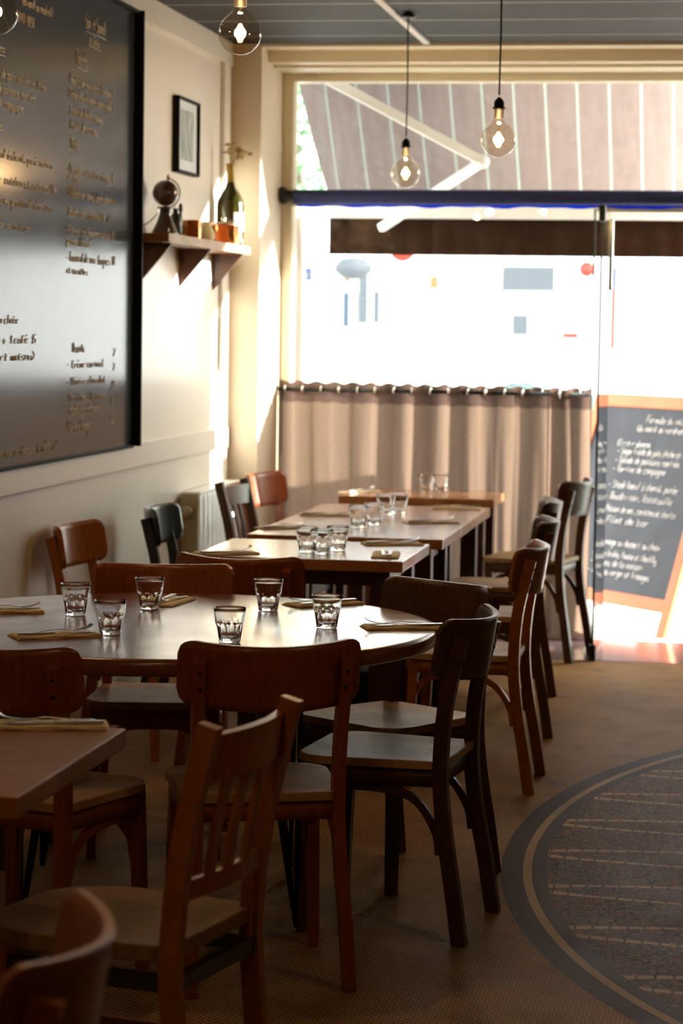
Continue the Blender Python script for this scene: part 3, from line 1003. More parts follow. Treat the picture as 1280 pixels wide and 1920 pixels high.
BL = [T(160, 50, 198, 20, "Soir et Samedi"), T(161, 57, 198, 3, "="), T(167, 81, 187, 13, "et Fériés"), T(167, 86, 188, 3, "="),
      T(143, 118, 163, 20, "Entrées"), T(144, 126, 164, 3, "="),
      T(126, 153, 213, 13, "- Assiette de charcuterie fumaison 8"), T(126, 181, 214, 13, "- Salade d'oeufs mollets bacon grillé 7"), T(126, 211, 192, 13, "- Gratin de Gambas rouges"), T(126, 238, 183, 13, "- Produit de mon mac"),
      T(133, 277, 147, 15, "Plats"), T(134, 289, 143, 3, "="),
      T(124, 322, 215, 14, "- Dorade suivant arrivage 14"), T(127, 336, 152, 10, "du jour"), T(122, 366, 217, 14, "- Effiloché de canard, purée maison 14"),
      T(122, 402, 205, 12, "- Boudin noir, ratatouille 13"), T(122, 437, 213, 13, "- Entrecôte légumes sauce 18"), T(125, 457, 168, 12, "pommes Maison"), T(124, 488, 215, 13, "- Canard de mer Coques 19"), T(125, 512, 165, 10, "et carottes"),
      T(136, 660, 158, 13, "Desserts"), T(126, 690, 195, 11, "- Crème caramel"), T(124, 722, 198, 11, "- Mousse chocolat"), T(122, 753, 198, 11, "- Carottes à la crème"), T(124, 778, 184, 14, "- Fondant au chocolat"), T(122, 812, 170, 18, "- Assiette de fromages"),
      T(211, 668, 217, 11, "7"), T(211, 695, 216, 11, "7"), T(210, 727, 215, 11, "8"), T(209, 757, 214, 11, "8"), T(208, 793, 213, 11, "8"),
      T(42, 8, 98, 14, "(du mardi au vendredi)"), T(30, 38, 64, 14, "E/P/D 19€50"), T(-30, 84, 10, 14, "Entrées"), T(-28, 93, 10, 3, "="),
      T(-60, 122, 85, 13, "- Soupe froide de pois chiche et feta"), T(-40, 158, 66, 13, "- Salade de poissons marinés"), T(-45, 185, 43, 13, "- Terrine de campagne"), T(-20, 238, 4, 13, "Plats"),
      T(-60, 280, 98, 13, "- Steak de boeuf à cheval, purée maison"), T(-60, 330, 106, 13, "- Boudin noir catalan et ratatouille"), T(-60, 370, 96, 14, "- Joue de porc, gratin de chorizo"), T(-60, 418, 55, 12, "- Filet de bar au citron"),
      T(-60, 605, 34, 13, "Desserts au choix"), T(-60, 645, 68, 13, "Desserts + 1 café 15"), T(-40, 678, 64, 13, "(dessert maison)"),
      T(-60, 868, 108, 15, "Ne proposons aucun dessert végétal")]
writing('chalk_lettering', BL, bd, lambda u, v: (.0135, u - 8.0, v), 'chalk', .0019, 3)

# framed picture
pc = empty('framed_picture', (XL + .001, 10.54, 2.38), 0, 'small black framed picture with a white mount above the shelf', 'picture')
m = MB(); y0, y1, z0, z1 = -.205, .205, -.165, .165
m.box(0, .03, y0, y0 + .012, z0, z1); m.box(0, .03, y1 - .012, y1, z0, z1); m.box(0, .03, y0 + .012, y1 - .012, z1 - .012, z1); m.box(0, .03, y0 + .012, y1 - .012, z0, z0 + .012)
m.build('frame', 'board_frame', pc, .001)
MB().box(.001, .016, y0 + .012, y1 - .012, z0 + .012, z1 - .012).build('mount', 'paper', pc)
MB().box(.016, .018, y0 + .09, y1 - .09, z0 + .06, z1 - .05).build('print', 'art', pc)

# shelf
sh = empty('wall_shelf', (XL + .001, 9.62, 1.885), 0, 'wooden wall shelf with a pale front edge on three dark triangular brackets', 'shelf')
MB().box(0, .157, 0, 1.62, 0, .036).build('plank', 'shelf_wood', sh, .002)
MB().box(.157, .163, 0, 1.62, 0, .036).build('front_edge', 'shelf_edge', sh)
for yy in (.13, .86, 1.54):
    MB().add([(0, yy, 0), (.145, yy, 0), (0, yy, -.17), (0, yy + .018, 0), (.145, yy + .018, 0), (0, yy + .018, -.17)],
             [(0, 1, 2), (3, 5, 4), (0, 3, 4, 1), (1, 4, 5, 2), (2, 5, 3, 0)]).build('bracket', 'bracket', sh, .001)
SZ = 1.9215
def onshelf(px, x=-2.42): return atx(px, 440, x).y
gy = onshelf(309)
gl = empty('desk_globe', (-2.42, gy, SZ), 0, 'dark brown desk globe on a wooden stand at the near end of the shelf', 'globe')
MB().sphere((0, 0, .175), .054, 28).build('sphere', 'globe', gl)
MB().lathe([(.062, 0), (.058, .012), (.036, .055), (.028, .08), (.024, .105), (.034, .112), (.018, .12)], 8).build('base', 'globe', gl)
ring = [(.063 * math.cos(a), 0, .175 + .063 * math.sin(a)) for a in [math.radians(-120 + 195 * i / 20) for i in range(21)]]
MB().sweep(ring, .010, .005, (0, 1, 0)).build('meridian_arm', 'brass', gl)
MB().lathe([(.004, 0), (.007, .01), (.002, .026)], 10, (.012, 0, .228)).build('finial', 'brass', gl)
by = onshelf(336, -2.44)
db = MB().lathe([(.022, 0), (.028, .006), (.028, .075), (.020, .095), (.011, .11), (.011, .125), (.013, .127)], 24).build('dark_bottle', 'black_plastic'); db.location = (-2.45, by - .03, SZ)
tag(db, 'small dark bottle tucked behind the desk globe', 'bottle')
p1y = onshelf(357)
def pot(name, yc, r, h, label, lid=False):
    t = empty(name, (-2.415, yc, SZ), 0, label, 'copper pot')
    MB().lathe([(r * .95, 0), (r, .006), (r, h), (r + .003, h + .002), (r - .002, h + .002), (r - .003, .01), (1e-4, .01)], 40).build('body', 'copper', t)
    MB().tube([(r - .002, 0, h - .015), (r + .03, -.01, h - .005), (r + .055, -.03, h + .0)], .004, 8, 4).build('handle', 'brass', t) if False else None
    if lid:
        MB().lathe([(r + .004, h + .003), (r + .004, h + .007), (r * .6, h + .014), (.012, h + .018), (.006, h + .024), (.012, h + .036), (1e-4, h + .042)], 36).build('lid', 'tin', t)
    MB().tube([(-.01, -r + .001, h - .012), (-.014, -r - .018, h - .006), (-.014, -r - .022, h - .03), (-.01, -r + .001, h - .036)], .0032, 8, 5).build('handle', 'brass', t)
    return t
pot('copper_pot', p1y, .040, .082, 'small shiny copper pot in the middle of the shelf')
pot('copper_saucepan', onshelf(417), .072, .088, 'wide shiny copper pot with a lid in front of the wine bottle', True)
mill = MB().lathe([(.014, 0), (.014, .05), (.008, .06), (.006, .12), (.010, .13), (.008, .15), (.003, .16)], 16).build('pepper_mill', 'black_plastic'); mill.location = (-2.472, p1y + .03, SZ)
tag(mill, 'slim black mill standing behind the small copper pot', 'mill')
pouch = MB().lathe([(.030, 0), (.038, .012), (.040, .035), (.032, .06), (.022, .075), (.026, .088), (.014, .092)], 20, mod=lambda r, z, a: r * (1 + .06 * math.sin(5 * a + z * 60))).build('cloth_pouch', 'napkin'); pouch.location = (-2.42, onshelf(386), SZ)
tag(pouch, 'small crumpled tan pouch between the two copper pots', 'pouch')
wb = empty('wine_bottle', (-2.42, onshelf(433) + .0, SZ), 0, 'large green wine bottle with a gold capsule at the far end of the shelf', 'bottle')
wb.location.y = min(wb.location.y, 11.17)
MB().lathe([(.055, 0), (.062, .006), (.064, .03), (.064, .19), (.060, .215), (.045, .245), (.026, .272), (.019, .295), (.018, .30)], 36).build('body', 'bottle', wb)
MB().lathe([(.0185, .298), (.019, .37), (.021, .372), (.021, .384), (1e-4, .386)], 28).build('capsule', 'capsule', wb)
m = MB(); vs = []
for z in (.07, .155):
    for i in range(15):
        a = math.radians(-62 + 70 * i / 14); vs.append((.0648 * math.cos(a), .0648 * math.sin(a), z))
m.add(vs, [(i, i + 1, i + 16, i + 15) for i in range(14)], True).build('label', 'label', wb)
fl = empty('dried_flowers', (-2.42, wb.location.y, SZ + .385), 0, 'dried straw flower sprig stuck in the wine bottle neck', 'dried flowers')
m = MB()
rnd = random.Random(4)
tips = [(.0, .0, .085), (.02, .01, .06), (-.012, -.02, .05), (.045, .02, .045), (.07, .03, .05), (.055, -.02, .03)]
for tx, ty, tz in tips:
    m.tube([(0, 0, -.02), (tx * .4, ty * .4, tz * .6), (tx, ty, tz)], .0014, 5, 4)
m.build('stem', 'dried', fl)
m = MB()
for tx, ty, tz in tips:
    for k_ in range(7):
        d = Vector((rnd.uniform(-1, 1), rnd.uniform(-1, 1), rnd.uniform(-.3, 1))).normalized() * .034
        p_ = Vector((tx, ty, tz)); s_ = d.orthogonal().normalized() * .009
        m.add([p_, p_ + d * .5 + s_, p_ + d, p_ + d * .5 - s_], [(0, 1, 2, 3)], True)
m.build('petal', 'dried', fl)['kind'] = 'stuff'
# curved metal hook with brass plate at the shelf end
hk = empty('wall_hook', (XL + .023, 9.60, 1.93), 0, 'curved chrome wire hook with a small brass plate beside the chalkboard', 'hook')
MB().box(0, .004, -.012, .012, -.03, .03).build('plate', 'brass', hk, .001)
MB().tube([(.004, 0, .0), (.03, .02, -.012), (.09, .03, -.018), (.135, .02, -.005), (.14, .01, .01)], .0028, 8, 6).build('wire', 'chrome', hk)
MB().tube([(.004, 0, .0), (.02, .0, .02), (.05, .02, .03), (.08, .06, .07), (.085, .08, .095)], .0028, 8, 6).build('wire', 'chrome', hk)

# radiator
ra = empty('radiator', (XL + .001, 10.5, 0), 0, 'white fluted panel radiator on the left wall under the shelf', 'radiator')
m = MB(); ny = 150; vs = []
for z in (.13, .145, .775, .79):
    for i in range(ny + 1):
        y = .03 + .92 * i / ny
        x = .088 + (.006 * max(-1, min(1, 2.2 * math.sin(2 * PI * y / .033))) if .14 < z < .78 else -.004)
        vs.append((x, y, z))
m.add(vs, [(j * (ny + 1) + i, j * (ny + 1) + i + 1, (j + 1) * (ny + 1) + i + 1, (j + 1) * (ny + 1) + i) for j in range(3) for i in range(ny)], True)
m.build('front_panel', 'radiator', ra)
MB().box(.03, .082, .03, .95, .13, .785).build('body', 'radiator', ra)
MB().box(.012, .096, .02, .96, .79, .806).build('top_grille', 'radiator', ra, .003)
MB().box(.012, .094, .0, .022, .12, .80).build('end_cover', 'radiator_end', ra, .006)
MB().box(.012, .094, .955, .975, .12, .80).build('end_cover', 'radiator_end', ra, .006)
m = MB().lathe([(.012, 0), (.012, .02), (.024, .022), (.024, .05), (.018, .055)], 20)
for i in range(len(m.v)):
    x, y, z = m.v[i]; m.v[i] = (.05 + x, -z, .72 + y)
m.build('valve', 'radiator_end', ra)
MB().tube([(.05, -.03, .10), (.05, -.03, .002)], .008, 8).build('pipe', 'radiator_end', ra)

# ================================================================== CHAIRS
def panel_mesh(half, zc, hh, yb, sag, lean, th=.013, dip=.013, rc=.035):
    """curved plywood back: grid of quads with rounded corners, given thickness"""
    nx, nz = 72, 8
    m = MB(); pts = {}
    for j in range(nz + 1):
        for i in range(nx + 1):
            u = -1 + 2 * i / nx; v = -1 + 2 * j / nz
            x = u * half
            top = zc + hh - dip * (1 - u * u); bot = zc - hh + dip * 1.2 * u * u - dip
            # corner rounding
            d = half - abs(x)
            cut = rc - math.sqrt(max(0, rc * rc - (rc - d) ** 2)) if d < rc else 0
            z = (bot + cut) + (top - bot - 2 * cut) * (v + 1) / 2
            y = yb + sag * (abs(u) ** 2.0) - lean * (z - zc)
            pts[i, j] = (x, y, z)
    vs = []
    idx = {}
    for s_ in (0, 1):
        for j in range(nz + 1):
            for i in range(nx + 1):
                x, y, z = pts[i, j]
                u = x / half
                nvec = Vector((2 * sag * u / half, -1, 0)).normalized()
                o_ = nvec * (th / 2 if s_ else -th / 2)
                idx[s_, i, j] = len(vs); vs.append((x + o_.x, y + o_.y, z))
    fs = []
    for j in range(nz):
        for i in range(nx):
            fs.append((idx[0, i, j], idx[0, i + 1, j], idx[0, i + 1, j + 1], idx[0, i, j + 1]))
            fs.append((idx[1, i, j], idx[1, i, j + 1], idx[1, i + 1, j + 1], idx[1, i + 1, j]))
    m.add(vs, fs, True)
    e = []
    for i in range(nx):
        e.append((idx[0, i, 0], idx[1, i, 0], idx[1, i + 1, 0], idx[0, i + 1, 0]))
        e.append((idx[0, i, nz], idx[0, i + 1, nz], idx[1, i + 1, nz], idx[1, i, nz]))
    for j in range(nz):
        e.append((idx[0, 0, j], idx[0, 0, j + 1], idx[1, 0, j + 1], idx[1, 0, j]))
        e.append((idx[0, nx, j], idx[1, nx, j], idx[1, nx, j + 1], idx[0, nx, j + 1]))
    m.f += e; m.sm += [False] * len(e)
    return m


def seat_outline(wr, wf, y0, y1, r=.05, n=10, bow=.02):
    pts = []
    cr = [(-wr / 2, y0, r * .5), (wr / 2, y0, r * .5), (wf / 2, y1, r * 1.4), (-wf / 2, y1, r * 1.4)]
    for k_, (x, y, rr) in enumerate(cr):
        a0 = [PI, 1.5 * PI, 0, .5 * PI][k_]
        cx = x + (rr if x < 0 else -rr); cy = y + (rr if y == y0 else -rr)
        for i in range(n + 1):
            a = a0 + .5 * PI * i / n
            pts.append((cx + rr * math.cos(a), cy + rr * math.sin(a)))
    out = []
    for x, y in pts:
        if y > y1 - .08: y += bow * (1 - (2 * x / wf) ** 2)
        out.append((x, y))
    return out


CACHE = {}
def part(key, name, fn, mat, parent):
    k_ = (key, mat)
    if k_ not in CACHE:
        o = fn().build(name, mat, parent) if not isinstance(fn, tuple) else fn[0]().build(name, mat, parent, *fn[1:])
        CACHE[k_] = o
        return o
    o = CACHE[k_].copy(); COL.objects.link(o); o.parent = parent
    return o


def seat_mb(outl, z0, z1, dish=.006):
    """plywood seat with a shallow dish"""
    m = MB(); n = len(outl)
    cx = sum(p[0] for p in outl) / n; cy = sum(p[1] for p in outl) / n
    rings = [(.985, z0), (1.0, z0 + .002), (1.0, z0 + .003), (1.0, z1 - .0035), (1.0, z1 - .003), (.992, z1 - .0005), (.988, z1), (.97, z1), (.8, z1 - dish * .4), (.5, z1 - dish), (.2, z1 - dish)]
    vs = []
    for s_, z in rings:
        vs += [(cx + (x - cx) * s_, cy + (y - cy) * s_, z) for x, y in outl]
    fs = [tuple(reversed(range(n)))]
    for j in range(len(rings) - 1):
        for i in range(n):
            q_ = (i + 1) % n
            fs.append((j * n + i, j * n + q_, (j + 1) * n + q_, (j + 1) * n + i))
    fs.append(tuple((len(rings) - 1) * n + i for i in range(n)))
    return m.add(vs, fs, True)


def bistro_chair(x, y, face, label, mat='brown_wood', seat='seat_wood', group=None, hz=1.0, name='bistro_chair'):
    """face: direction (dx, dy) the sitter looks to; origin on the floor under the seat centre"""
    rz = math.atan2(face[1], face[0]) - PI / 2
    t = empty(name, (x, y, 0), rz, label, 'chair', group)
    t.scale = (1, 1, hz)
    out = seat_outline(.36, .405, -.195, .185)
    part('seatA', 'seat', lambda: seat_mb(out, .44, .462), seat, t)
    out2 = seat_outline(.345, .385, -.185, .172)
    part('aprA', 'seat_frame', lambda: MB().prism(out2, .395, .4395, True), mat, t)
    for s in (-1, 1):
        part(('rl', s), 'leg', lambda: MB().sweep([(s * .188, -.250, 0), (s * .182, -.228, .14), (s * .172, -.200, .30), (s * .167, -.188, .44), (s * .169, -.198, .60), (s * .173, -.226, .73), (s * .174, -.240, .785)], .032, .042, (1, 0, 0), nsub=4, taper=(.9, .88)), mat, t)
        part(('fl', s), 'leg', lambda: MB().sweep([(s * .182, .165, 0), (s * .170, .148, .44)], .030, .030, (1, 0, 0), taper=(.85, 1.1)), mat, t)
        part(('br', s), 'side_brace', lambda: MB().sweep([(s * .174, -.190, .225), (s * .172, -.178, .285), (s * .171, -.13, .355), (s * .172, -.06, .383), (s * .171, .06, .385), (s * .170, .115, .365), (s * .170, .140, .325)], .014, .020, (1, 0, 0), nsub=5), mat, t)
    part('fbr', 'front_brace', lambda: MB().sweep([(-.162, .155, .27), (-.150, .153, .33), (-.09, .150, .38), (0, .150, .388), (.09, .150, .38), (.150, .153, .33), (.162, .155, .27)], .014, .020, (0, 1, 0), nsub=5), mat, t)
    bk_ = part('bp', 'backrest', lambda: panel_mesh(.213, .752, .078, -.268, .088, .16), mat, t)
    for q_, (sx_, sy_, sz_) in enumerate(((-.173, -.2405, .755), (-.171, -.2325, .715), (.173, -.2405, .755), (.171, -.2325, .715))):
        part(('scr', q_), 'screw', lambda: MB().sphere((sx_, sy_ - .008, sz_), .0055, 8), 'black_metal', bk_)
    return t


def slat_chair(x, y, face, label, mat='red_wood', seat='brown_wood', group=None):
    rz = math.atan2(face[1], face[0]) - PI / 2
    t = empty('slat_back_chair', (x, y, 0), rz, label, 'chair', group)
    out = seat_outline(.37, .40, -.20, .19, .09)
    part('seatB', 'seat', lambda: seat_mb(out, .44, .470, .008), seat, t)
    for s in (-1, 1):
        part(('rlB', s), 'leg', lambda: MB().sweep([(s * .165, -.235, 0), (s * .165, -.205, .30), (s * .165, -.198, .46), (s * .168, -.222, .66), (s * .172, -.272, .865)], .027, .040, (1, 0, 0), nsub=4, taper=(.95, .95)), mat, t)
        part(('flB', s), 'leg', lambda: MB().sweep([(s * .165, .150, 0), (s * .160, .145, .44)], .032, .032, (1, 0, 0), taper=(.85, 1.1)), mat, t)
        part(('stB', s), 'side_stretcher', lambda: MB().sweep([(s * .164, -.21, .21), (s * .163, .145, .21)], .014, .024, (1, 0, 0)), mat, t)
    part('rB', 'seat_rail', lambda: MB().box(-.15, .15, -.212, -.192, .385, .415).box(-.15, .15, .135, .15, .385, .438).box(-.172, -.152, -.19, .14, .385, .415).box(.152, .172, -.19, .14, .385, .415), 'black_wood', t)
    part('stBb', 'back_stretcher', lambda: MB().sweep([(-.155, -.218, .16), (.155, -.218, .16)], .014, .022, (0, 1, 0)), mat, t)
    part('stBf', 'front_stretcher', lambda: MB().sweep([(-.155, .15, .14), (.155, .15, .14)], .014, .022, (0, 1, 0)), mat, t)
    def trail():
        m = MB(); P_ = []
        for i in range(13):
            u = -1 + i / 6
            P_.append((.162 * u, -.27 + .022 * u * u, .80))
        return m.sweep(P_, .016, .085, (0, 1, .12))
    part('trB', 'top_rail', trail, mat, t)
    part('lrB', 'lower_rail', lambda: MB().sweep([(-.155, -.214, .565), (0, -.228, .565), (.155, -.214, .565)], .014, .035, (0, 1, 0), nsub=4), mat, t)
    for k_, xx in enumerate((-.075, 0, .075)):
        part(('slB', k_), 'slat', lambda: MB().sweep([(xx, -.224, .57), (xx, -.240, .67), (xx, -.264, .775)], .030, .009, (1, 0, 0), nsub=3), mat, t)
    return t


def d2(a): return (math.cos(math.radians(a)), math.sin(math.radians(a)))
# around the round table
bistro_chair(-1.15, 5.66, (-.36, .93), 'red brown bistro chair seen from behind, at the near edge of the round table', 'red_wood')
bistro_chair(-.905, 6.18, (-.97, .12), 'brown bistro chair at the right of the round table, nearer of two', 'brown_wood')
bistro_chair(-.98, 6.70, (-.58, -.81), 'dark bistro chair behind the right side of the round table, angled towards it', 'brown_wood')
bistro_chair(-1.70, 6.92, (.18, -.98), 'brown bistro chair behind the round table facing the viewer', 'red_wood')
bistro_chair(-1.62, 5.46, (.25, .97), 'dark red bistro chair between the round table and the closest table', 'red_wood')
bistro_chair(-2.20, 6.72, (1, -.1), 'dark bistro chair between the round table and the left wall, only its seat showing', 'brown_wood')
# front left
slat_chair(-1.12, 4.25, (-.97, .23), 'amber slat back chair in front, drawn up to the corner of the rectangular table', 'orange_wood', 'tan_wood')
bistro_chair(-1.02, 2.75, (-.98, -.1), 'dark bistro chair closest to the viewer with a shiny curved back rim', 'red_wood')
# row of tables
bistro_chair(-1.56, 7.70, (.12, .99), 'brown bistro chair turned back to the viewer at the first table of the row', 'red_wood')
bistro_chair(-2.19, 8.48, (1, -.1), 'amber bistro chair with a glossy back against the left wall', 'orange_wood')
bistro_chair(-2.10, 9.45, (1, .02), 'black bistro chair against the left wall before the radiator', 'black_wood', 'black_wood')
slat_chair(-1.98, 10.45, (1, -.12), 'dark slat back chair in front of the white radiator', 'brown_wood', 'brown_wood')
bistro_chair(-2.075, 11.30, (.97, -.22), 'dark red bistro chair beside the left end of the curtain', 'red_wood', hz=1.03)
bistro_chair(-.935, 8.19, (-1, .02), 'amber bistro chair on the aisle side of the first table of the row', 'orange_wood')
bistro_chair(-.985, 9.29, (-.98, -.1), 'dark bistro chair on the aisle side, directly behind the amber one', 'brown_wood')
bistro_chair(-1.055, 10.35, (-.98, -.1), 'dark aisle side bistro chair at the table before the last, white gleam on its back', 'brown_wood')
bistro_chair(-1.0, 11.48, (-.95, .2), 'brown bistro chair beside the edge of the open glass door', 'brown_wood', 'tan_wood', hz=1.03)

# ================================================================== TABLES
def rect_table(x0, x1, y0, y1, label, zt=.75, th=.04, mat='table_wood', pedestal=False):
    cx, cy = (x0 + x1) / 2, (y0 + y1) / 2
    t = empty('rectangular_table', (cx, cy, 0), 0, label, 'table')
    a, b = (x1 - x0) / 2, (y1 - y0) / 2
    MB().box(-a, a, -b, b, zt - th, zt).build('tabletop', mat, t, .006, 3)
    l = .035
    if pedestal:
        MB().box(-.05, .05, -.05, .05, .03, zt - th).build('pedestal', 'table_leg', t, .003)
        MB().box(-.24, .24, -.24, .24, 0, .03).build('base', 'black_metal', t, .004)
        return t
    for sx in (-1, 1):
        for sy in (-1, 1):
            MB().box(sx * (a - .085) - l, sx * (a - .085) + l, sy * (b - .075) - l, sy * (b - .075) + l, 0, zt - th).build('leg', 'table_leg', t, .003)
    m = MB(); ap = .055
    m.box(-a + .10, a - .10, -b + .07, -b + .09, zt - th - ap, zt - th - .001); m.box(-a + .10, a - .10, b - .09, b - .07, zt - th - ap, zt - th - .001)
    m.box(-a + .075, -a + .095, -b + .11, b - .11, zt - th - ap, zt - th - .001); m.box(a - .095, a - .075, -b + .11, b - .11, zt - th - ap, zt - th - .001)
    m.build('apron', 'table_leg', t)
    return t


rect_table(-1.905, -1.155, 8.19, 8.90, 'rectangular wooden table just behind the round one, first of the row')
rect_table(-1.893, -1.13, 9.10, 9.695, 'small wooden table, second of the row towards the window')
rect_table(-1.893, -1.13, 9.70, 10.80, 'long wooden table joined to the second one, third of the row')
rect_table(-1.915, -1.17, 11.34, 11.92, 'wooden table right in front of the curtain')
rect_table(-1.95, -1.20, 3.89, 4.62, 'wooden table cut off at the left, closest to the viewer', mat='front_wood', pedestal=True)

RT = Vector((-1.53, 6.30, 0)); RR = .735
rtb = empty('round_table', RT, 0, 'large round reddish wooden table with black hairpin legs', 'table')
MB().lathe([(RR - .012, .708), (RR, .716), (RR, .742), (RR - .006, .75), (RR - .02, .7505), (1e-4, .7505)], 128).build('tabletop', 'round_wood', rtb)
MB().lathe([(.0001, .700), (RR - .14, .700), (RR - .14, .7075)], 64).build('underframe', 'table_leg', rtb)
for k_ in range(4):
    a = math.radians(45 + 90 * k_ + 12)
    c_, s_ = math.cos(a), math.sin(a)
    m = MB(); ft = Vector((c_ * .50, s_ * .50, .006))
    for dx_, dr_ in ((-.07, -.02), (.07, -.02), (0, -.12)):
        tp = Vector((c_ * (.46 + dr_) - s_ * dx_, s_ * (.46 + dr_) + c_ * dx_, .70))
        m.tube([tp, ft], .007, 8)
    m.build('leg', 'black_metal', rtb)

# ================================================================== TUMBLERS
def tumbler_mesh():
    R_, Hh = .0415, .088
    def flute(r, z, a):
        if z < .004 or z > .056: return r
        k_ = abs(math.cos(4.5 * a))
        top = .050
        w_ = min(1, max(0, (z - .003) / .006)) * min(1, max(0, (.044 + .010 * k_ - z) / .003))
        return r * (1 - .075 * w_ * (1 - k_) - .015 * w_)
    outer = [(1e-4, 0), (.024, 0), (.0275, .002), (.0285, .006), (.0295, .012), (.031, .022), (.033, .034), (.0348, .043), (.0362, .048), (.0370, .052), (.0378, .056), (.0388, .066), (.0402, .078), (.0415, .088)]
    inner = [(.0411, .0886), (.0406, .0882), (.0392, .078), (.0377, .066), (.0362, .056), (.0335, .045), (.0305, .033), (.0275, .022), (.025, .014), (.020, .0115), (1e-4, .011)]
    m = MB(); n = 72
    m.lathe(outer, n, mod=flute, cap1=False)
    k_ = len(m.v)
    m2 = MB().lathe(inner, n, cap0=False)
    vs = m2.v; m.v += vs
    for f, s_ in zip(m2.f, m2.sm):
        m.f.append(tuple(i + k_ for i in f)); m.sm.append(s_)
    b0 = k_ - n
    for i in range(n):
        q_ = (i + 1) % n
        m.f.append((b0 + i, b0 + q_, k_ + q_, k_ + i)); m.sm.append(True)
    return m.mesh('tumbler')


TM = tumbler_mesh(); TM.materials.append(MT['tumbler'])
def tumbler(px, py, label, group, z=.7508, rot=0., sc=1.0):
    p_ = atz(px, py, z)
    o = bpy.data.objects.new('tumbler', TM); COL.objects.link(o)
    o.location = (p_.x, p_.y + .02, z); o.rotation_euler = (0, 0, rot); o.scale = (sc,) * 3
    return tag(o, label, 'glass', group)


g = 'empty tumblers on the round table'
tumbler(138, 1155, 'empty faceted tumbler on the round table, furthest left', g, rot=.1)
tumbler(203, 1191, 'empty faceted tumbler on the round table beside a napkin with crossed cutlery', g, rot=.5)
tumbler(277, 1143, 'empty faceted tumbler on the round table in front of a folded napkin and fork tines', g, rot=.9)
tumbler(427, 1206, 'empty faceted tumbler half hidden by the back of the red brown chair', g, rot=.2)
tumbler(500, 1146, 'empty faceted tumbler near the far edge of the round table, standing alone', g, rot=.4)
tumbler(610, 1179, 'empty faceted tumbler on the round table before a knife leaning on a napkin', g, rot=.7)
g = 'tumblers on the first table of the row'
tumbler(573, 1036, 'leftmost tumbler of the three together on the first table of the row', g)
tumbler(601, 1040, 'middle tumbler of the three together on the first table of the row', g, rot=.3)
tumbler(631, 1033, 'rightmost tumbler of the three together on the first table of the row', g, rot=.6)
g = 'tumblers on the second and third table of the row'
tumbler(670, 990, 'left tumbler of the pair on the small second table of the row', g)
tumbler(700, 985, 'right tumbler of the pair on the small second table of the row', g, rot=.4)
tumbler(722, 966, 'left tumbler of the pair on the long third table of the row', g, rot=.2)
tumbler(746, 964, 'right tumbler of the pair on the long third table of the row', g, rot=.8)
g = 'tumblers on the table by the curtain'
tumbler(798, 925, 'left tumbler of the pair on the table before the curtain', g)
tumbler(825, 924, 'right tumbler of the pair on the table before the curtain', g, rot=.4)

# ================================================================== NAPKINS AND CUTLERY
def fork_mb():
    m = MB(); L = .19
    # handle and neck
    P_ = [(-L / 2, 0, .002), (-L / 2 + .05, 0, .004), (.0, 0, .008), (.030, 0, .004), (.045, 0, .003)]
    w_ = [.016, .011, .006, .007, .020]
    vs = []; pts = spline([Vector(p) for p in P_], 5)
    for i, p_ in enumerate(pts):
        s_ = i / (len(pts) - 1) * (len(w_) - 1); k_ = min(int(s_), len(w_) - 2); ww = w_[k_] + (w_[k_ + 1] - w_[k_]) * (s_ - k_)
        for a, b in ((-1, 0), (1, 0), (1, 1), (-1, 1)):
            vs.append((p_.x, a * ww / 2, p_.z + b * .0018))
    n = len(pts); fs = [(0, 1, 2, 3), ((n - 1) * 4, (n - 1) * 4 + 3, (n - 1) * 4 + 2, (n - 1) * 4 + 1)]
    for i in range(n - 1):
        for j in range(4):
            q_ = (j + 1) % 4
            fs.append((i * 4 + j, (i + 1) * 4 + j, (i + 1) * 4 + q_, i * 4 + q_))
    m.add(vs, fs, True)
    for k_ in range(4):
        y_ = -.0085 + k_ * .0057
        m.sweep([(.043, y_, .004), (.065, y_, .006), (.085, y_, .011), (L / 2, y_, .018)], .0028, .0018, (0, 1, 0), nsub=3)
    return m.mesh('fork')
def knife_mb():
    m = MB(); L = .205
    m.sweep([(-L / 2, 0, .004), (-L / 2 + .05, 0, .004), (-.005, 0, .004)], .014, .006, (0, 1, 0), nsub=3, taper=(1.1, .75))
    vs = [(-.006, -.005, .003), (.08, -.007, .003), (L / 2 - .005, .004, .003), (L / 2, .008, .003), (.07, .009, .003), (-.006, .005, .003)]
    m.add(vs + [(a, b, c + .0016) for a, b, c in vs], [(5, 4, 3, 2, 1, 0), (6, 7, 8, 9, 10, 11)] + [(i, (i + 1) % 6, 6 + (i + 1) % 6, 6 + i) for i in range(6)])
    return m.mesh('knife')
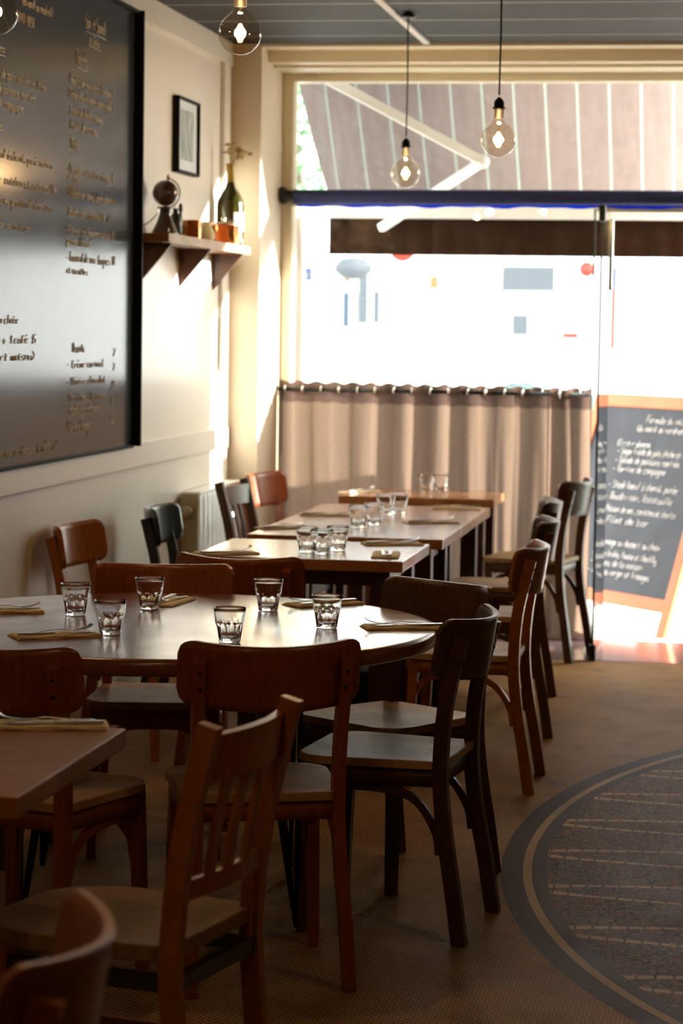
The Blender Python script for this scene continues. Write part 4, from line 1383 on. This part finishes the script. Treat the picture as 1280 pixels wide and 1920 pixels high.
def napkin_mb():
    m = MB()
    rnd = random.Random(2)
    for lay in range(3):
        a, b = .112 - lay * .003, .048 - lay * .0015
        nx_, ny_ = 14, 5; vs = []
        for j in range(ny_ + 1):
            for i in range(nx_ + 1):
                x = -a + 2 * a * i / nx_; y = -b + 2 * b * j / ny_
                vs.append((x + .002 * math.sin(j + lay), y + .0015 * math.sin(i * .9 + lay * 2), .0006 + lay * .0022 + .0006 * math.sin(i * .8 + j + lay)))
        k_ = len(vs)
        vs += [(x, y, z + .0017) for x, y, z in vs]
        w_ = nx_ + 1
        fs = []
        for j in range(ny_):
            for i in range(nx_):
                q_ = (j * w_ + i, j * w_ + i + 1, (j + 1) * w_ + i + 1, (j + 1) * w_ + i)
                fs.append(tuple(reversed(q_))); fs.append(tuple(k_ + z for z in q_))
        ed = [(i, i + 1) for i in range(nx_)] + [(j * w_ + nx_, (j + 1) * w_ + nx_) for j in range(ny_)] + [(ny_ * w_ + i + 1, ny_ * w_ + i) for i in reversed(range(nx_))] + [((j + 1) * w_, j * w_) for j in reversed(range(ny_))]
        for p_, q_ in ed: fs.append((p_, q_, q_ + k_, p_ + k_))
        m.add(vs, fs, False)
    return m.mesh('napkin')
FM, KM, NM = fork_mb(), knife_mb(), napkin_mb()
FM.materials.append(MT['steel']); KM.materials.append(MT['steel']); NM.materials.append(MT['napkin'])
def inst(name, me, loc, rz, label, cat, group, tilt=0, sc=1):
    o = bpy.data.objects.new(name, me); COL.objects.link(o)
    o.location = loc; o.rotation_euler = (0, tilt, rz); o.scale = (sc,) * 3
    return tag(o, label, cat, group)


def setting(pxa, pya, pxb, pyb, where, flip=False, tine_up=False, cross=0.0, z=.7506):
    """napkin lying between two points on the table, with a fork and a knife on it"""
    a, b = atz(pxa, pya, z), atz(pxb, pyb, z)
    c = (a + b) / 2; rz = math.atan2(b.y - a.y, b.x - a.x)
    inst('napkin', NM, (c.x, c.y, z), rz, 'cream paper napkin ' + where, 'napkin', 'paper napkins under the cutlery')
    n = Vector((-math.sin(rz), math.cos(rz), 0)); d = Vector((math.cos(rz), math.sin(rz), 0))
    r = rz + (PI if flip else 0)
    pf = c + n * (.012) + d * (.01 if not flip else -.01)
    inst('fork', FM, (pf.x, pf.y, z + .0078), r + cross, 'steel fork ' + where, 'fork', 'steel forks laid on napkins')
    pk = c - n * (.016)
    inst('knife', KM, (pk.x, pk.y, z + .0068), r + .03 - cross * .3, 'steel knife ' + where, 'knife', 'steel knives laid on napkins')


setting(-70, 1148, 78, 1146, 'at the left edge of the round table')
setting(22, 1196, 184, 1190, 'at the near left of the round table', cross=.12)
setting(338, 1123, 296, 1136, 'at the far edge of the round table', cross=-.1)
setting(545, 1137, 668, 1130, 'behind the rightmost tumbler of the round table', flip=True, cross=-.15)
setting(682, 1178, 834, 1177, 'at the right edge of the round table', flip=True)
setting(-5, 1362, 198, 1362, 'on the closest table', flip=True)
setting(368, 1040, 478, 1037, 'at the left edge of the first table of the row', cross=.1)
setting(720, 1050, 726, 1034, 'at the near right corner of the first table of the row', cross=.1)
setting(682, 1021, 788, 1021, 'at the far right edge of the first table of the row')
setting(490, 992, 575, 989, 'at the near left corner of the second table of the row')
setting(568, 966, 652, 967, 'at the left edge of the third table of the row')
setting(757, 981, 856, 980, 'at the right edge of the second table of the row')
setting(816, 953, 895, 955, 'at the far right corner of the third table of the row')
setting(650, 925, 700, 922, 'at the left corner of the table before the curtain')

# dark bag on the floor under the row of tables
bg = empty('canvas_bag', (-1.45, 9.50, 0), .1, 'dark navy canvas bag on the floor under the second table', 'bag')
MB().add([(-.21, -.1, 0), (.21, -.1, 0), (.21, .1, 0), (-.21, .1, 0), (-.19, -.07, .19), (.20, -.06, .17), (.19, .06, .18), (-.18, .07, .2)],
         [(0, 3, 2, 1), (4, 5, 6, 7), (0, 1, 5, 4), (1, 2, 6, 5), (2, 3, 7, 6), (3, 0, 4, 7)]).build('body', 'navy_bag', bg, .03, 3)
MB().tube([(-.1, 0, .18), (-.08, 0, .24), (.08, 0, .24), (.1, 0, .17)], .008, 8, 5).build('handle', 'navy_bag', bg)

# ================================================================== LIGHT
w = bpy.data.worlds.new('sky')
S.world = w
w.use_nodes = True
nt = w.node_tree; nt.nodes.clear(); t = NT(nt)
wo = t.n('ShaderNodeOutputWorld'); bgn = t.n('ShaderNodeBackground')
sky = t.n('ShaderNodeTexSky', sky_type='NISHITA'); sky.sun_disc = False
sky.sun_elevation = math.radians(35); sky.sun_rotation = math.radians(70); sky.air_density = 1.0; sky.dust_density = 1.5
hs = t.n('ShaderNodeHueSaturation'); hs.inputs['Saturation'].default_value = .28
t.l(sky.outputs[0], hs.inputs['Color']); t.l(t.mix(1.0, hs.outputs[0], (1, .95, .87), 'MULTIPLY'), bgn.inputs[0])
bgn.inputs[1].default_value = .42
t.l(bgn.outputs[0], wo.inputs[0])
sd = bpy.data.lights.new('sun', 'SUN'); sd.energy = 7.0; sd.angle = .01; sd.color = (1, .95, .87)
so = bpy.data.objects.new('sun', sd); COL.objects.link(so)
el_, az_ = math.radians(12), math.radians(68)
sv = Vector((math.cos(el_) * math.sin(az_), math.cos(el_) * math.cos(az_), math.sin(el_)))
so.rotation_euler = sv.to_track_quat('Z', 'Y').to_euler(); so.location = (0, 20, 12)
# daylight portal at the shop front
ad = bpy.data.lights.new('window_portal', 'AREA'); ad.shape = 'RECTANGLE'; ad.size = 5.3; ad.size_y = 2.8
ad.cycles.is_portal = True
ao = bpy.data.objects.new('window_portal', ad); COL.objects.link(ao); ao.location = (.28, 12.32, 1.4)
ao.rotation_euler = (-PI / 2, 0, 0)

S.view_settings.view_transform = 'Standard'
S.view_settings.look = 'None'
S.view_settings.gamma = 1
S.view_settings.use_curve_mapping = False
S.view_settings.exposure = 2.4
S.cycles.max_bounces = 12
S.cycles.diffuse_bounces = 6
S.cycles.glossy_bounces = 5
S.cycles.transmission_bounces = 10
S.cycles.transparent_max_bounces = 16
S.cycles.sample_clamp_indirect = 6
S.cycles.caustics_reflective = False
S.cycles.caustics_refractive = False
S.cycles.use_denoising = True
S.cycles.use_adaptive_sampling = True
